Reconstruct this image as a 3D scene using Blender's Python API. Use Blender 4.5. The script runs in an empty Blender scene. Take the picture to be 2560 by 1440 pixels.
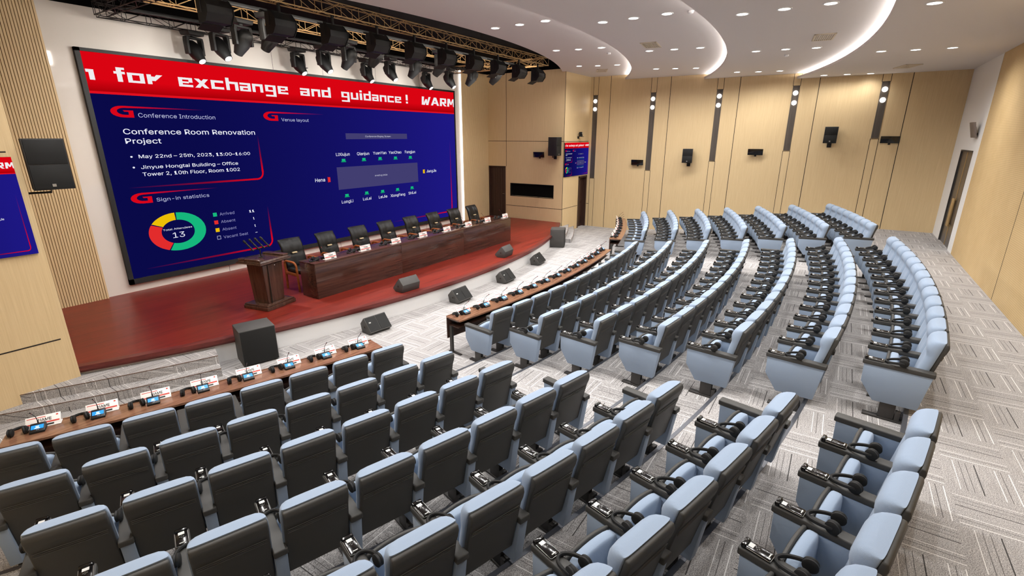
import bpy, bmesh, math, random
from mathutils import Matrix, Vector
random.seed(7)
SC = bpy.context.scene
COL = SC.collection
PI = math.pi
# ------------------------------------------------------------------ camera
FPX = 1223.0
YAW, PIT = math.radians(33.28), math.radians(17.165)
CAM = Vector((0.0, 0.0, 3.6))
FWD = Vector((math.cos(YAW) * math.cos(PIT), math.sin(YAW) * math.cos(PIT), -math.sin(PIT)))
cd = bpy.data.cameras.new('camera'); cam = bpy.data.objects.new('camera', cd); COL.objects.link(cam)
cd.sensor_width = 36.0; cd.lens = FPX / 2560 * 36.0; cd.clip_start = 0.05; cd.clip_end = 200
cam.location = CAM; cam.rotation_euler = FWD.to_track_quat('-Z', 'Y').to_euler()
SC.camera = cam
RIGHT = Vector((math.sin(YAW), -math.cos(YAW), 0)); UPV = RIGHT.cross(FWD)
def seen(p, m=60):
    d = Vector(p) - CAM; z = d.dot(FWD)
    if z < 0.15: return False
    x = 1280 + FPX * d.dot(RIGHT) / z; y = 720 - FPX * d.dot(UPV) / z
    return -m < x < 2560 + m and -m < y < 1440 + m
# ------------------------------------------------------------------ colour and materials
def lin(c):
    return tuple(((v / 255) / 12.92 if v <= 10.3 else (((v / 255) + .055) / 1.055) ** 2.4) for v in c)
def nodes(name):
    m = bpy.data.materials.new(name); m.use_nodes = True
    nt = m.node_tree; b = nt.nodes['Principled BSDF']
    return m, nt, b
def N(nt, t, **k):
    n = nt.nodes.new(t)
    for a, v in k.items(): setattr(n, a, v)
    return n
def L(nt, a, b): nt.links.new(a, b)
def math_n(nt, op, a, b=None, clamp=False):
    n = N(nt, 'ShaderNodeMath', operation=op, use_clamp=clamp)
    for i, v in enumerate((a, b)):
        if v is None: continue
        if isinstance(v, (int, float)): n.inputs[i].default_value = v
        else: L(nt, v, n.inputs[i])
    return n.outputs[0]
def mix_c(nt, f, a, b):
    n = N(nt, 'ShaderNodeMix', data_type='RGBA')
    if isinstance(f, (int, float)): n.inputs[0].default_value = f
    else: L(nt, f, n.inputs[0])
    for i, v in ((6, a), (7, b)):
        if isinstance(v, tuple): n.inputs[i].default_value = (*v[:3], 1)
        else: L(nt, v, n.inputs[i])
    return n.outputs[2]
def mat(name, rgb, rough=.5, metal=0., spec=.5, coat=0., noise=None, bump=None, sheen=0.):
    """plain paint/fabric/plastic: a base colour with a little procedural mottling"""
    m, nt, b = nodes(name); c = lin(rgb)
    b.inputs['Base Color'].default_value = (*c, 1)
    b.inputs['Roughness'].default_value = rough; b.inputs['Metallic'].default_value = metal
    b.inputs['Specular IOR Level'].default_value = spec; b.inputs['Coat Weight'].default_value = coat
    b.inputs['Coat Roughness'].default_value = .05
    if sheen: b.inputs['Sheen Weight'].default_value = sheen
    sc, amt = noise or (30, .08)
    tc = N(nt, 'ShaderNodeTexCoord'); nz = N(nt, 'ShaderNodeTexNoise'); nz.inputs['Scale'].default_value = sc; nz.inputs['Detail'].default_value = 3
    L(nt, tc.outputs['Object'], nz.inputs['Vector'])
    f = math_n(nt, 'MULTIPLY', math_n(nt, 'SUBTRACT', nz.outputs['Fac'], .5), 2 * amt)
    f = math_n(nt, 'ADD', f, .5, True)
    L(nt, mix_c(nt, f, tuple(v * (1 - amt * 2) for v in c), tuple(min(1, v * (1 + amt * 2)) for v in c)), b.inputs['Base Color'])
    if bump:
        bn = N(nt, 'ShaderNodeBump'); bn.inputs['Strength'].default_value = bump[1]; bn.inputs['Distance'].default_value = .003
        n2 = N(nt, 'ShaderNodeTexNoise'); n2.inputs['Scale'].default_value = bump[0]; L(nt, tc.outputs['Object'], n2.inputs['Vector'])
        L(nt, n2.outputs['Fac'], bn.inputs['Height']); L(nt, bn.outputs['Normal'], b.inputs['Normal'])
    return m
def emis(name, rgb, s, linear=False):
    m, nt, b = nodes(name); c = rgb if linear else lin(rgb)
    b.inputs['Base Color'].default_value = (*[v * .5 for v in c], 1); b.inputs['Roughness'].default_value = .4
    b.inputs['Emission Color'].default_value = (*c, 1); b.inputs['Emission Strength'].default_value = s
    return m
def wood(name, c1, c2, scale, rough=.45, spec=.4, coat=0., detail=6, contrast=(.35, .65)):
    """grain: noise stretched along one axis (scale = xyz frequencies)"""
    m, nt, b = nodes(name)
    tc = N(nt, 'ShaderNodeTexCoord'); mp = N(nt, 'ShaderNodeMapping'); mp.inputs['Scale'].default_value = scale
    L(nt, tc.outputs['Object'], mp.inputs['Vector'])
    nz = N(nt, 'ShaderNodeTexNoise'); nz.inputs['Scale'].default_value = 1; nz.inputs['Detail'].default_value = detail; nz.inputs['Roughness'].default_value = .65
    L(nt, mp.outputs[0], nz.inputs['Vector'])
    r = N(nt, 'ShaderNodeMapRange'); r.inputs[1].default_value = contrast[0]; r.inputs[2].default_value = contrast[1]
    L(nt, nz.outputs['Fac'], r.inputs[0])
    L(nt, mix_c(nt, r.outputs[0], lin(c1), lin(c2)), b.inputs['Base Color'])
    b.inputs['Roughness'].default_value = rough; b.inputs['Specular IOR Level'].default_value = spec
    b.inputs['Coat Weight'].default_value = coat; b.inputs['Coat Roughness'].default_value = .08
    return m
def carpet_mat():
    """checkerboard of carpet tiles, each with thin black and white lines along its own direction"""
    m, nt, b = nodes('carpet_tiles')
    T = .4886
    tc = N(nt, 'ShaderNodeTexCoord'); sp = N(nt, 'ShaderNodeSeparateXYZ'); L(nt, tc.outputs['Object'], sp.inputs[0])
    # fold height into y so that risers carry the pattern as well
    yy = math_n(nt, 'SUBTRACT', sp.outputs[1], sp.outputs[2])
    u = math_n(nt, 'DIVIDE', math_n(nt, 'ADD', sp.outputs[0], 20 * T - 6.745 + .0), T)
    v = math_n(nt, 'DIVIDE', math_n(nt, 'ADD', yy, 20 * T + 1.51), T)
    fu = math_n(nt, 'FRACT', u); fv = math_n(nt, 'FRACT', v)
    par = math_n(nt, 'MODULO', math_n(nt, 'ADD', math_n(nt, 'FLOOR', u), math_n(nt, 'FLOOR', v)), 2)
    par = math_n(nt, 'GREATER_THAN', par, .5)
    mixf = N(nt, 'ShaderNodeMix', data_type='FLOAT'); L(nt, par, mixf.inputs[0]); L(nt, fv, mixf.inputs[2]); L(nt, fu, mixf.inputs[3])
    a = mixf.outputs[0]
    mixg = N(nt, 'ShaderNodeMix', data_type='FLOAT'); L(nt, par, mixg.inputs[0]); L(nt, fu, mixg.inputs[2]); L(nt, fv, mixg.inputs[3])
    along = mixg.outputs[0]
    def lines(ps):
        acc = None
        for p, w in ps:
            d = math_n(nt, 'LESS_THAN', math_n(nt, 'ABSOLUTE', math_n(nt, 'SUBTRACT', a, p)), w)
            acc = d if acc is None else math_n(nt, 'MAXIMUM', acc, d)
        inside = math_n(nt, 'LESS_THAN', math_n(nt, 'ABSOLUTE', math_n(nt, 'SUBTRACT', along, .5)), .47)
        return math_n(nt, 'MULTIPLY', acc, inside)
    blk = lines([(.52, .0085)]); thin = lines([(.64, .0045), (.73, .0045), (.17, .0055)])
    wht = lines([(.06, .0075), (.25, .006), (.82, .005)])
    nz = N(nt, 'ShaderNodeTexNoise'); nz.inputs['Scale'].default_value = 150; nz.inputs['Detail'].default_value = 3; L(nt, tc.outputs['Object'], nz.inputs['Vector'])
    n2 = N(nt, 'ShaderNodeTexNoise'); n2.inputs['Scale'].default_value = 1; n2.inputs['Detail'].default_value = 3
    # thread direction: fine streaks across the tile's line direction
    cx = N(nt, 'ShaderNodeCombineXYZ'); L(nt, math_n(nt, 'MULTIPLY', a, 55), cx.inputs[0]); L(nt, math_n(nt, 'MULTIPLY', along, 3), cx.inputs[1]); L(nt, math_n(nt, 'ADD', math_n(nt, 'FLOOR', u), math_n(nt, 'MULTIPLY', math_n(nt, 'FLOOR', v), 7.3)), cx.inputs[2])
    L(nt, cx.outputs[0], n2.inputs['Vector'])
    r = N(nt, 'ShaderNodeMapRange'); r.inputs[1].default_value = .3; r.inputs[2].default_value = .68; L(nt, nz.outputs['Fac'], r.inputs[0])
    base = mix_c(nt, r.outputs[0], lin((104, 101, 100)), lin((210, 206, 204)))
    r2 = N(nt, 'ShaderNodeMapRange'); r2.inputs[1].default_value = .3; r2.inputs[2].default_value = .7; r2.inputs[3].default_value = .84; r2.inputs[4].default_value = 1.08; L(nt, n2.outputs['Fac'], r2.inputs[0])
    mul = N(nt, 'ShaderNodeMix', data_type='RGBA', blend_type='MULTIPLY'); mul.inputs[0].default_value = 1
    L(nt, base, mul.inputs[6]); cr = N(nt, 'ShaderNodeCombineColor'); [L(nt, r2.outputs[0], cr.inputs[i]) for i in range(3)]; L(nt, cr.outputs[0], mul.inputs[7])
    c = mix_c(nt, math_n(nt, 'MULTIPLY', blk, .85), mul.outputs[2], lin((34, 33, 33))); c = mix_c(nt, math_n(nt, 'MULTIPLY', thin, .7), c, lin((48, 46, 46)))
    c = mix_c(nt, math_n(nt, 'MULTIPLY', wht, .8), c, lin((244, 242, 240)))
    L(nt, c, b.inputs['Base Color']); b.inputs['Roughness'].default_value = .95; b.inputs['Specular IOR Level'].default_value = .1
    bn = N(nt, 'ShaderNodeBump'); bn.inputs['Strength'].default_value = .25; bn.inputs['Distance'].default_value = .003
    L(nt, nz.outputs['Fac'], bn.inputs['Height']); L(nt, bn.outputs[0], b.inputs['Normal'])
    return m
def perf_mat():
    """acoustic panel: veneer with fine slots"""
    m, nt, b = nodes('perforated_veneer')
    tc = N(nt, 'ShaderNodeTexCoord'); sp = N(nt, 'ShaderNodeSeparateXYZ'); L(nt, tc.outputs['Object'], sp.inputs[0])
    f1 = math_n(nt, 'FRACT', math_n(nt, 'MULTIPLY', sp.outputs[0], 31))
    f2 = math_n(nt, 'FRACT', math_n(nt, 'MULTIPLY', sp.outputs[2], 31))
    h = math_n(nt, 'MULTIPLY', math_n(nt, 'LESS_THAN', math_n(nt, 'ABSOLUTE', math_n(nt, 'SUBTRACT', f1, .5)), .17), math_n(nt, 'LESS_THAN', math_n(nt, 'ABSOLUTE', math_n(nt, 'SUBTRACT', f2, .5)), .3))
    nz = N(nt, 'ShaderNodeTexNoise'); nz.inputs['Scale'].default_value = 2.5; nz.inputs['Detail'].default_value = 5; L(nt, tc.outputs['Object'], nz.inputs['Vector'])
    c = mix_c(nt, nz.outputs['Fac'], lin((200, 170, 122)), lin((222, 194, 146)))
    L(nt, mix_c(nt, math_n(nt, 'MULTIPLY', h, .55), c, lin((120, 92, 55))), b.inputs['Base Color'])
    b.inputs['Roughness'].default_value = .6; b.inputs['Specular IOR Level'].default_value = .25
    return m
def stage_floor_mat():
    m, nt, b = nodes('red_stage_planks')
    tc = N(nt, 'ShaderNodeTexCoord'); mp = N(nt, 'ShaderNodeMapping'); mp.inputs['Rotation'].default_value = (0, 0, 0)
    L(nt, tc.outputs['Object'], mp.inputs['Vector'])
    br = N(nt, 'ShaderNodeTexBrick'); br.inputs['Scale'].default_value = 1; br.inputs['Brick Width'].default_value = 1.5; br.inputs['Row Height'].default_value = .13
    br.inputs['Mortar Size'].default_value = .002; br.offset = .37
    br.inputs['Color1'].default_value = (*lin((126, 38, 25)), 1); br.inputs['Color2'].default_value = (*lin((112, 32, 22)), 1); br.inputs['Mortar'].default_value = (*lin((90, 24, 18)), 1)
    L(nt, mp.outputs[0], br.inputs['Vector'])
    m2 = N(nt, 'ShaderNodeMapping'); m2.inputs['Scale'].default_value = (1.2, 14, 1); L(nt, tc.outputs['Object'], m2.inputs['Vector'])
    nz = N(nt, 'ShaderNodeTexNoise'); nz.inputs['Scale'].default_value = 1; nz.inputs['Detail'].default_value = 5; L(nt, m2.outputs[0], nz.inputs['Vector'])
    r = N(nt, 'ShaderNodeMapRange'); r.inputs[1].default_value = .5; r.inputs[2].default_value = .75; L(nt, nz.outputs['Fac'], r.inputs[0])
    L(nt, mix_c(nt, math_n(nt, 'MULTIPLY', r.outputs[0], .55), br.outputs['Color'], lin((78, 23, 18))), b.inputs['Base Color'])
    b.inputs['Roughness'].default_value = .38; b.inputs['Specular IOR Level'].default_value = .45
    return m
def graphic_mat():
    """lit pixels of the LED screens: colours of the shown picture, carried by the mesh"""
    m, nt, b = nodes('screen_picture')
    at = N(nt, 'ShaderNodeAttribute', attribute_name='Col'); em = N(nt, 'ShaderNodeEmission'); em.inputs[1].default_value = 1.0
    L(nt, at.outputs['Color'], em.inputs[0])
    L(nt, em.outputs[0], nt.nodes['Material Output'].inputs['Surface'])
    return m
M = {}
M['carpet'] = carpet_mat()
M['veneer'] = wood('light_oak_veneer', (211, 184, 140), (224, 199, 156), (75, 75, 1.6), rough=.5, spec=.3, contrast=(.3, .7))
M['perf'] = perf_mat()
M['groove'] = mat('dark_groove', (40, 30, 22), .8)
M['white_panel'] = mat('white_lacquer', (228, 221, 212), .06, spec=.5, coat=.3, noise=(6, .015))
M['white'] = mat('white_paint', (232, 231, 230), .6, noise=(8, .01))
M['ceiling'] = mat('ceiling_paint', (214, 207, 203), .85, spec=.2, noise=(5, .01))
M['blackout'] = mat('black_void_paint', (9, 9, 9), .9, spec=.1)
M['stage'] = stage_floor_mat()
M['nosing'] = wood('dark_red_nosing', (92, 38, 34), (116, 52, 46), (.8, 12, 30), rough=.35)
M['walnut'] = wood('dark_walnut', (54, 33, 26), (80, 51, 41), (1.2, 22, 26), rough=.2, spec=.5, coat=.25)
M['walnut_v'] = wood('dark_walnut_upright', (58, 36, 28), (84, 58, 46), (24, 24, 1.3), rough=.22, spec=.5, coat=.25)
M['desk'] = wood('brown_walnut_desk', (110, 76, 57), (146, 106, 82), (3, 30, 30), rough=.22, spec=.5, coat=.2)
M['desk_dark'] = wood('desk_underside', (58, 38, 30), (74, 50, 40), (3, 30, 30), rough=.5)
M['door'] = wood('dark_door_veneer', (50, 33, 28), (72, 50, 42), (30, 30, 1.0), rough=.35)
M['strip'] = wood('smoked_oak', (72, 64, 58), (94, 86, 78), (40, 40, 1.2), rough=.5)
M['blue'] = mat('grey_blue_fabric', (148, 164, 185), .9, spec=.15, noise=(220, .05), bump=(350, .25), sheen=.15)
M['shell'] = mat('charcoal_shell', (67, 66, 64), .55, spec=.35, noise=(60, .04))
M['stitch'] = mat('stitch_thread', (92, 90, 88), .7)
M['leg'] = mat('dark_steel', (60, 57, 55), .5, metal=.2)
M['nose_metal'] = mat('anodised_strip', (104, 106, 112), .4, metal=.6)
M['black'] = mat('black_plastic', (22, 22, 22), .45, noise=(80, .05))
M['soft_black'] = mat('black_ear_pad', (16, 16, 16), .7)
M['gloss_black'] = mat('gloss_black', (14, 12, 12), .15)
M['leather'] = mat('black_leather', (12, 11, 11), .42, spec=.4, bump=(60, .3))
M['grille'] = mat('speaker_grille', (8, 9, 8), .7, noise=(200, .2))
M['cab'] = mat('speaker_cabinet', (70, 68, 66), .6, noise=(90, .06))
M['cab_dark'] = mat('speaker_cabinet_dark', (34, 32, 32), .55, noise=(90, .06))
M['chrome'] = mat('brushed_chrome', (190, 188, 185), .25, metal=1.)
M['brass'] = mat('pale_brass', (206, 176, 126), .35, metal=.7)
M['chair_wood'] = wood('cherry_frame', (128, 66, 28), (158, 88, 42), (6, 20, 20), rough=.35)
M['paper'] = mat('white_card', (238, 234, 230), .5, noise=(10, .01))
M['redink'] = mat('red_ink', (206, 62, 48), .6)
M['ink'] = mat('black_ink', (30, 28, 28), .6)
M['truss_lit'] = mat('lit_truss', (196, 160, 108), .5, metal=.1)  # truss beams that catch the light, their lit tone put into the colour
M['truss_unlit'] = mat('unlit_truss', (34, 30, 28), .6)  # the same truss where unlit, its shade put into the colour
M['fixture'] = mat('matt_black_fixture', (12, 13, 13), .6)
M['fixture_grey'] = mat('dark_grey_fixture', (26, 27, 27), .6)
M['door_steel'] = mat('bronze_steel_door', (98, 90, 84), .3, metal=.5)
M['vent'] = mat('vent_cream', (206, 192, 170), .6)
M['acrylic_red'] = mat('red_led_ring', (170, 30, 30), .4)
M['lcd'] = mat('receiver_lcd', (206, 206, 204), .4)
M['keypad'] = mat('keypad_grey', (84, 82, 80), .5)
M['panel_grey'] = mat('panel_back_grey', (118, 106, 98), .6)
M['bronze_edge'] = mat('brown_step_edge', (96, 66, 48), .5)
M['silver'] = mat('silver_trim', (176, 174, 170), .3, metal=.7)
M['lamp'] = emis('lamp_diffuser', (255, 250, 244), 9.0)
M['lens'] = emis('stage_lens', (255, 252, 248), 5.0)
M['cove'] = emis('cove_led', (255, 250, 246), 60.0)
M['ledstrip'] = emis('wall_led_strip', (255, 250, 244), 1.3)
M['bluelcd'] = emis('blue_touch_screen', (30, 140, 225), 1.0)
M['whitelcd'] = emis('white_screen_icon', (235, 245, 255), 1.0)
M['pic'] = graphic_mat()
# ------------------------------------------------------------------ mesh helpers
def merge(bm, t, mi=0, mtx=None):
    vm = {}
    for v in t.verts: vm[v] = bm.verts.new(mtx @ v.co if mtx else v.co)
    for f in t.faces:
        try:
            g = bm.faces.new([vm[v] for v in f.verts]); g.material_index = mi if mi is not None else f.material_index
        except ValueError: pass
    t.free()
def box(bm, x0, x1, y0, y1, z0, z1, mi=0, bev=0, seg=2, mtx=None):
    t = bmesh.new(); bmesh.ops.create_cube(t, size=1)
    for v in t.verts:
        v.co = Vector(((x0 + x1) / 2 + v.co.x * (x1 - x0), (y0 + y1) / 2 + v.co.y * (y1 - y0), (z0 + z1) / 2 + v.co.z * (z1 - z0)))
    if bev: bmesh.ops.bevel(t, geom=t.edges[:], offset=bev, segments=seg, affect='EDGES', profile=.5)
    merge(bm, t, mi, mtx)
def prism(bm, pts, a0, a1, axis='x', mi=0, bev=0, seg=2, mtx=None):
    """polygon pts extruded along axis; for 'x' pts are (y,z), 'y' -> (x,z), 'z' -> (x,y)"""
    t = bmesh.new()
    def P(p, a): return (a, p[0], p[1]) if axis == 'x' else ((p[0], a, p[1]) if axis == 'y' else (p[0], p[1], a))
    A = [t.verts.new(P(p, a0)) for p in pts]; B = [t.verts.new(P(p, a1)) for p in pts]; n = len(pts)
    t.faces.new(A); t.faces.new(B[::-1])
    for i in range(n): t.faces.new((A[i], B[i], B[(i + 1) % n], A[(i + 1) % n]))
    bmesh.ops.recalc_face_normals(t, faces=t.faces[:])
    if bev: bmesh.ops.bevel(t, geom=t.edges[:], offset=bev, segments=seg, affect='EDGES', profile=.5)
    merge(bm, t, mi, mtx)
def tube(bm, pts, r, n=8, mi=0, cap=True, mtx=None, flat=1.0):
    t = bmesh.new(); pts = [Vector(p) for p in pts]; rings = []
    rs = r if isinstance(r, (list, tuple)) else [r] * len(pts)
    ref = None
    for i, p in enumerate(pts):
        d = (pts[min(i + 1, len(pts) - 1)] - pts[max(i - 1, 0)]).normalized()
        if ref is None: ref = Vector((0, 0, 1)) if abs(d.z) < .9 else Vector((1, 0, 0))
        a = d.cross(ref).normalized(); b = a.cross(d).normalized(); ref = b
        rings.append([t.verts.new(p + (a * math.cos(k * 2 * PI / n) + b * flat * math.sin(k * 2 * PI / n)) * rs[i]) for k in range(n)])
    for i in range(len(rings) - 1):
        for k in range(n): t.faces.new((rings[i][k], rings[i][(k + 1) % n], rings[i + 1][(k + 1) % n], rings[i + 1][k]))
    if cap: t.faces.new(rings[0][::-1]); t.faces.new(rings[-1])
    bmesh.ops.recalc_face_normals(t, faces=t.faces[:])
    merge(bm, t, mi, mtx)
def lathe(bm, prof, n=24, mi=0, mtx=None):
    """prof = [(r, z)]; closed with caps at both ends"""
    t = bmesh.new(); rings = []
    for r, z in prof:
        rings.append([t.verts.new((r * math.cos(k * 2 * PI / n), r * math.sin(k * 2 * PI / n), z)) for k in range(n)])
    for i in range(len(rings) - 1):
        for k in range(n): t.faces.new((rings[i][k], rings[i][(k + 1) % n], rings[i + 1][(k + 1) % n], rings[i + 1][k]))
    t.faces.new(rings[0][::-1]); t.faces.new(rings[-1])
    bmesh.ops.recalc_face_normals(t, faces=t.faces[:])
    merge(bm, t, mi, mtx)
def pillow(bm, w, y0, y1, z0, z1, bow, p=5.0, n=28, pe=9.0):
    """soft block: rounded section swept along x, top bowed in the middle, ends rounded off"""
    yc, hy, zc, hz = (y0 + y1) / 2, (y1 - y0) / 2, (z0 + z1) / 2, (z1 - z0) / 2; rows = []
    us = [-1, -.99, -.96, -.9, -.8, -.6, -.3, 0, .3, .6, .8, .9, .96, .99, 1]
    for u in us:
        e = max(.0, 1 - abs(u) ** pe) ** .45; r = []
        for k in range(n):
            a = 2 * PI * k / n; c, s = math.cos(a), math.sin(a)
            y = hy * math.copysign(abs(c) ** (2 / p), c); z = hz * math.copysign(abs(s) ** (2 / p), s)
            y *= .35 + .65 * e; z = z - (1 - e) * math.copysign(min(abs(z), hy * .8), z)
            r.append(bm.verts.new((w * u, yc + y, zc + z + (bow * (1 - u * u) * (z / hz + 1) / 2))))
        rows.append(r)
    for a, b in zip(rows, rows[1:]):
        for k in range(n): bm.faces.new((a[k], a[(k + 1) % n], b[(k + 1) % n], b[k]))
    bm.faces.new(rows[0][::-1]); bm.faces.new(rows[-1]); bmesh.ops.recalc_face_normals(bm, faces=bm.faces[:])
def arc_solid(bm, cx, cy, r0, r1, z0, z1, a0, a1, n=48, mi=0, ends=True, mi_side=None):
    """annular solid; angle measured from the direction of -y, radii from the far centre"""
    t = bmesh.new(); rows = []
    for i in range(n + 1):
        a = a0 + (a1 - a0) * i / n; s, c = math.sin(a), math.cos(a)
        rows.append([t.verts.new((cx + r * s, cy - r * c, z)) for r, z in ((r0, z0), (r1, z0), (r1, z1), (r0, z1))])
    for i in range(n):
        for k in range(4):
            t.faces.new((rows[i][k], rows[i][(k + 1) % 4], rows[i + 1][(k + 1) % 4], rows[i + 1][k]))
    if ends: t.faces.new(rows[0][::-1]); t.faces.new(rows[-1])
    bmesh.ops.recalc_face_normals(t, faces=t.faces[:])
    merge(bm, t, mi)
def finish(bm, name, mats, parent=None, smooth=True, ang=.6, loc=None, rz=0):
    if smooth:
        bmesh.ops.remove_doubles(bm, verts=bm.verts[:], dist=1e-6)
        for f in bm.faces: f.smooth = True
        for e in bm.edges:
            e.smooth = len(e.link_faces) == 2 and e.calc_face_angle(3) < ang
    me = bpy.data.meshes.new(name); bm.to_mesh(me); bm.free()
    for m in (mats if isinstance(mats, (list, tuple)) else [mats]): me.materials.append(M[m] if isinstance(m, str) else m)
    o = bpy.data.objects.new(name, me); COL.objects.link(o)
    if parent is not None: o.parent = parent
    if loc is not None: o.location = loc
    if rz: o.rotation_euler.z = rz
    return o
def tag(o, label=None, cat=None, group=None, kind=None):
    if label: o['label'] = label
    if cat: o['category'] = cat
    if group: o['group'] = group
    if kind: o['kind'] = kind
    return o
def empty(name, label=None, cat=None, group=None, loc=(0, 0, 0), rz=0, kind=None):
    o = bpy.data.objects.new(name, None); COL.objects.link(o); o.empty_display_size = .1
    o.location = loc; o.rotation_euler.z = rz
    return tag(o, label, cat, group, kind)
def copy_tree(o, parent=None, keep=None):
    c = o.copy(); COL.objects.link(c); c.parent = parent
    for ch in o.children:
        copy_tree(ch, c)
    return c
def struct(bm, name, mats, smooth=False, **k):
    o = finish(bm, name, mats, smooth=smooth, **k); o['kind'] = 'structure'; return o
ORD = ['first', 'second', 'third', 'fourth', 'fifth', 'sixth', 'seventh', 'eighth', 'ninth', 'tenth', 'eleventh', 'twelfth', 'thirteenth', 'fourteenth']
# ------------------------------------------------------------------ seating geometry
XC, YC, R1, DR, DZ = 9.204, 25.024, 20.446, .882, .121
def RK(k): return R1 + DR * (k - 1)
def ZK(k): return DZ * (k - 1)
def polar(R, arc_at_R, Rref=None):
    th = arc_at_R / (Rref or R)
    return Vector((XC + R * math.sin(th), YC - R * math.cos(th), 0)), th
XL, XR, YB, YF, YW = -.6, 19.01, -2.58, 8.77, 12.32       # left, right, back, front wall planes, screen wall
SXL, SXR, ZS = 1.93, 16.88, .41                           # stage side walls, stage height
ZCB = 5.37
# ================================================================== THE SETTING
def grid_wall(bm, axis, c0, c1, u0, u1, z0, z1, holes=(), mi=0):
    us = sorted({u0, u1, *[h[0] for h in holes], *[h[1] for h in holes]}); zs = sorted({z0, z1, *[h[2] for h in holes], *[h[3] for h in holes]})
    for a, b in zip(us, us[1:]):
        for c, d in zip(zs, zs[1:]):
            if any(h[0] <= (a + b) / 2 <= h[1] and h[2] <= (c + d) / 2 <= h[3] for h in holes): continue
            if axis == 'x': box(bm, c0, c1, a, b, c, d, mi)
            else: box(bm, a, b, c0, c1, c, d, mi)
def arc_y(R, x, cx=XC, cy=YC): return cy - math.sqrt(max(0, R * R - (x - cx) ** 2))
NX = 72
xs = [XL - .05 + (XR - XL + .1) * i / NX for i in range(NX + 1)]
# floor: flat front, then a low terrace for every row
bm = bmesh.new()
edges = [None] + [RK(k) + .44 for k in range(1, 8)] + [None]
for k in range(8):
    z = ZK(k + 1); prev = None
    for x in xs:
        ya = 12.4 if edges[k] is None else max(arc_y(edges[k], x), YB - .1)
        yb = YB - .1 if edges[k + 1] is None else max(arc_y(edges[k + 1], x), YB - .1)
        cur = (bm.verts.new((x, ya, z)), bm.verts.new((x, yb, z)), bm.verts.new((x, ya, z - DZ)))
        if prev:
            bm.faces.new((prev[0], prev[1], cur[1], cur[0]))
            if k: bm.faces.new((prev[0], cur[0], cur[2], prev[2]))
        prev = cur
bmesh.ops.recalc_face_normals(bm, faces=bm.faces[:])
box(bm, XL - .2, XR + .2, YB - .2, 12.5, -.35, -.15)
struct(bm, 'floor', 'carpet')
for k in range(1, 8):                                           # metal edge strip of every terrace
    R = RK(k) + .44; bm = bmesh.new(); amax = math.asin((XR - .02 - XC) / R)
    arc_solid(bm, XC, YC, R - .006, R + .034, ZK(k + 1) - .05, ZK(k + 1) + .004, -math.asin((XC - XL - .02) / R), amax, 90)
    struct(bm, 'trim_%d' % k, 'nose_metal')
# stage
SX, SY, SR = 9.37, 24.0, 16.93
bm = bmesh.new(); prev = None
for i in range(61):
    x = SXL + (SXR - SXL) * i / 60
    cur = (bm.verts.new((x, arc_y(SR - .01, x, SX, SY), ZS)), bm.verts.new((x, YW + .05, ZS)))
    if prev: bm.faces.new((prev[0], cur[0], cur[1], prev[1]))
    prev = cur
so = struct(bm, 'floor_stage', 'stage')
aS = math.acos((SY - YF) / 16.88) + .012
bm = bmesh.new(); arc_solid(bm, SX, SY, 16.6, 16.86, 0, .31, -aS, aS, 60, ends=True)
struct(bm, 'trim_8', 'white', smooth=True)
bm = bmesh.new()
aN = math.acos((SY - YF) / 16.93) 
arc_solid(bm, SX, SY, 16.80, 16.93, .345, ZS + .003, -aN - .004, aN + .002, 60)
arc_solid(bm, SX, SY, 16.80, 16.905, .31, .345, -aN - .003, aN + .001, 60)
struct(bm, 'trim_9', 'nosing', smooth=True)
for n, sg in ((10, -1), (11, 1)):                               # carpeted steps at both ends of the stage
    bm = bmesh.new()
    for R, z in ((17.25, .273), (17.47, .137)):
        a0, a1 = math.radians(20.3), math.acos((SY - YF) / R)
        arc_solid(bm, SX, SY, 16.87, R, 0, z, *sorted((sg * a0, sg * a1)), 14)
        arc_solid(bm, SX, SY, R - .006, R + .003, z - .004, z + .003, *sorted((sg * a0, sg * a1)), 14, 1)
    struct(bm, 'trim_%d' % n, ['carpet', 'bronze_edge'])
# screen wall: white lacquer in the middle, fluted oak at both sides
bm = bmesh.new(); box(bm, 3.3, 15.4, YW, YW + .1, ZS - .1, 5.93)
for x in (5.98, 7.86, 9.32, 11.2, 13.1): box(bm, x - .004, x + .004, YW - .001, YW + .02, ZS, 5.93, 1)
struct(bm, 'wall_screen', ['white_panel', 'groove'])
for nm, x0, x1 in (('wall_fluted_left', SXL - .1, 3.47), ('wall_fluted_right', 15.25, SXR + .1)):
    bm = bmesh.new(); box(bm, x0, x1, YW - .06, YW + .1, ZS - .1, 5.93, 1)
    n = round((x1 - x0) / .0435)
    for i in range(n):
        a = x0 + (x1 - x0) * i / n; box(bm, a + .0055, a + (x1 - x0) / n - .0055, YW - .08, YW - .06, ZS - .1, 5.93, 0)
    struct(bm, nm, ['veneer', mat('fluted_groove', (150, 120, 80), .7)])
bm = bmesh.new(); box(bm, 15.19, 15.25, YW - .06, YW - .01, ZS, 5.93)
struct(bm, 'trim_12', 'ledstrip')
# stage side wall with the projection window and the stage door
bm = bmesh.new()
grid_wall(bm, 'x', SXR, SXR + .12, YF + .1, YW + .1, 0, 5.93, [(11.39, 12.22, 0, 2.47), (9.18, 11.14, 1.32, 1.80)])
for z in (3.44, .92): box(bm, SXR - .002, SXR + .01, YF, 11.37 if z < 1 else 12.24, z - .008, z + .008, 1)
box(bm, SXR - .002, SXR + .01, 11.34, 11.355, 2.47, 5.93, 1)
struct(bm, 'wall_stage_right', ['veneer', 'groove'])
bm = bmesh.new(); grid_wall(bm, 'x', SXL - .12, SXL, YF + .1, YW + .1, 0, 5.93)
struct(bm, 'wall_stage_left', 'veneer')
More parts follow.
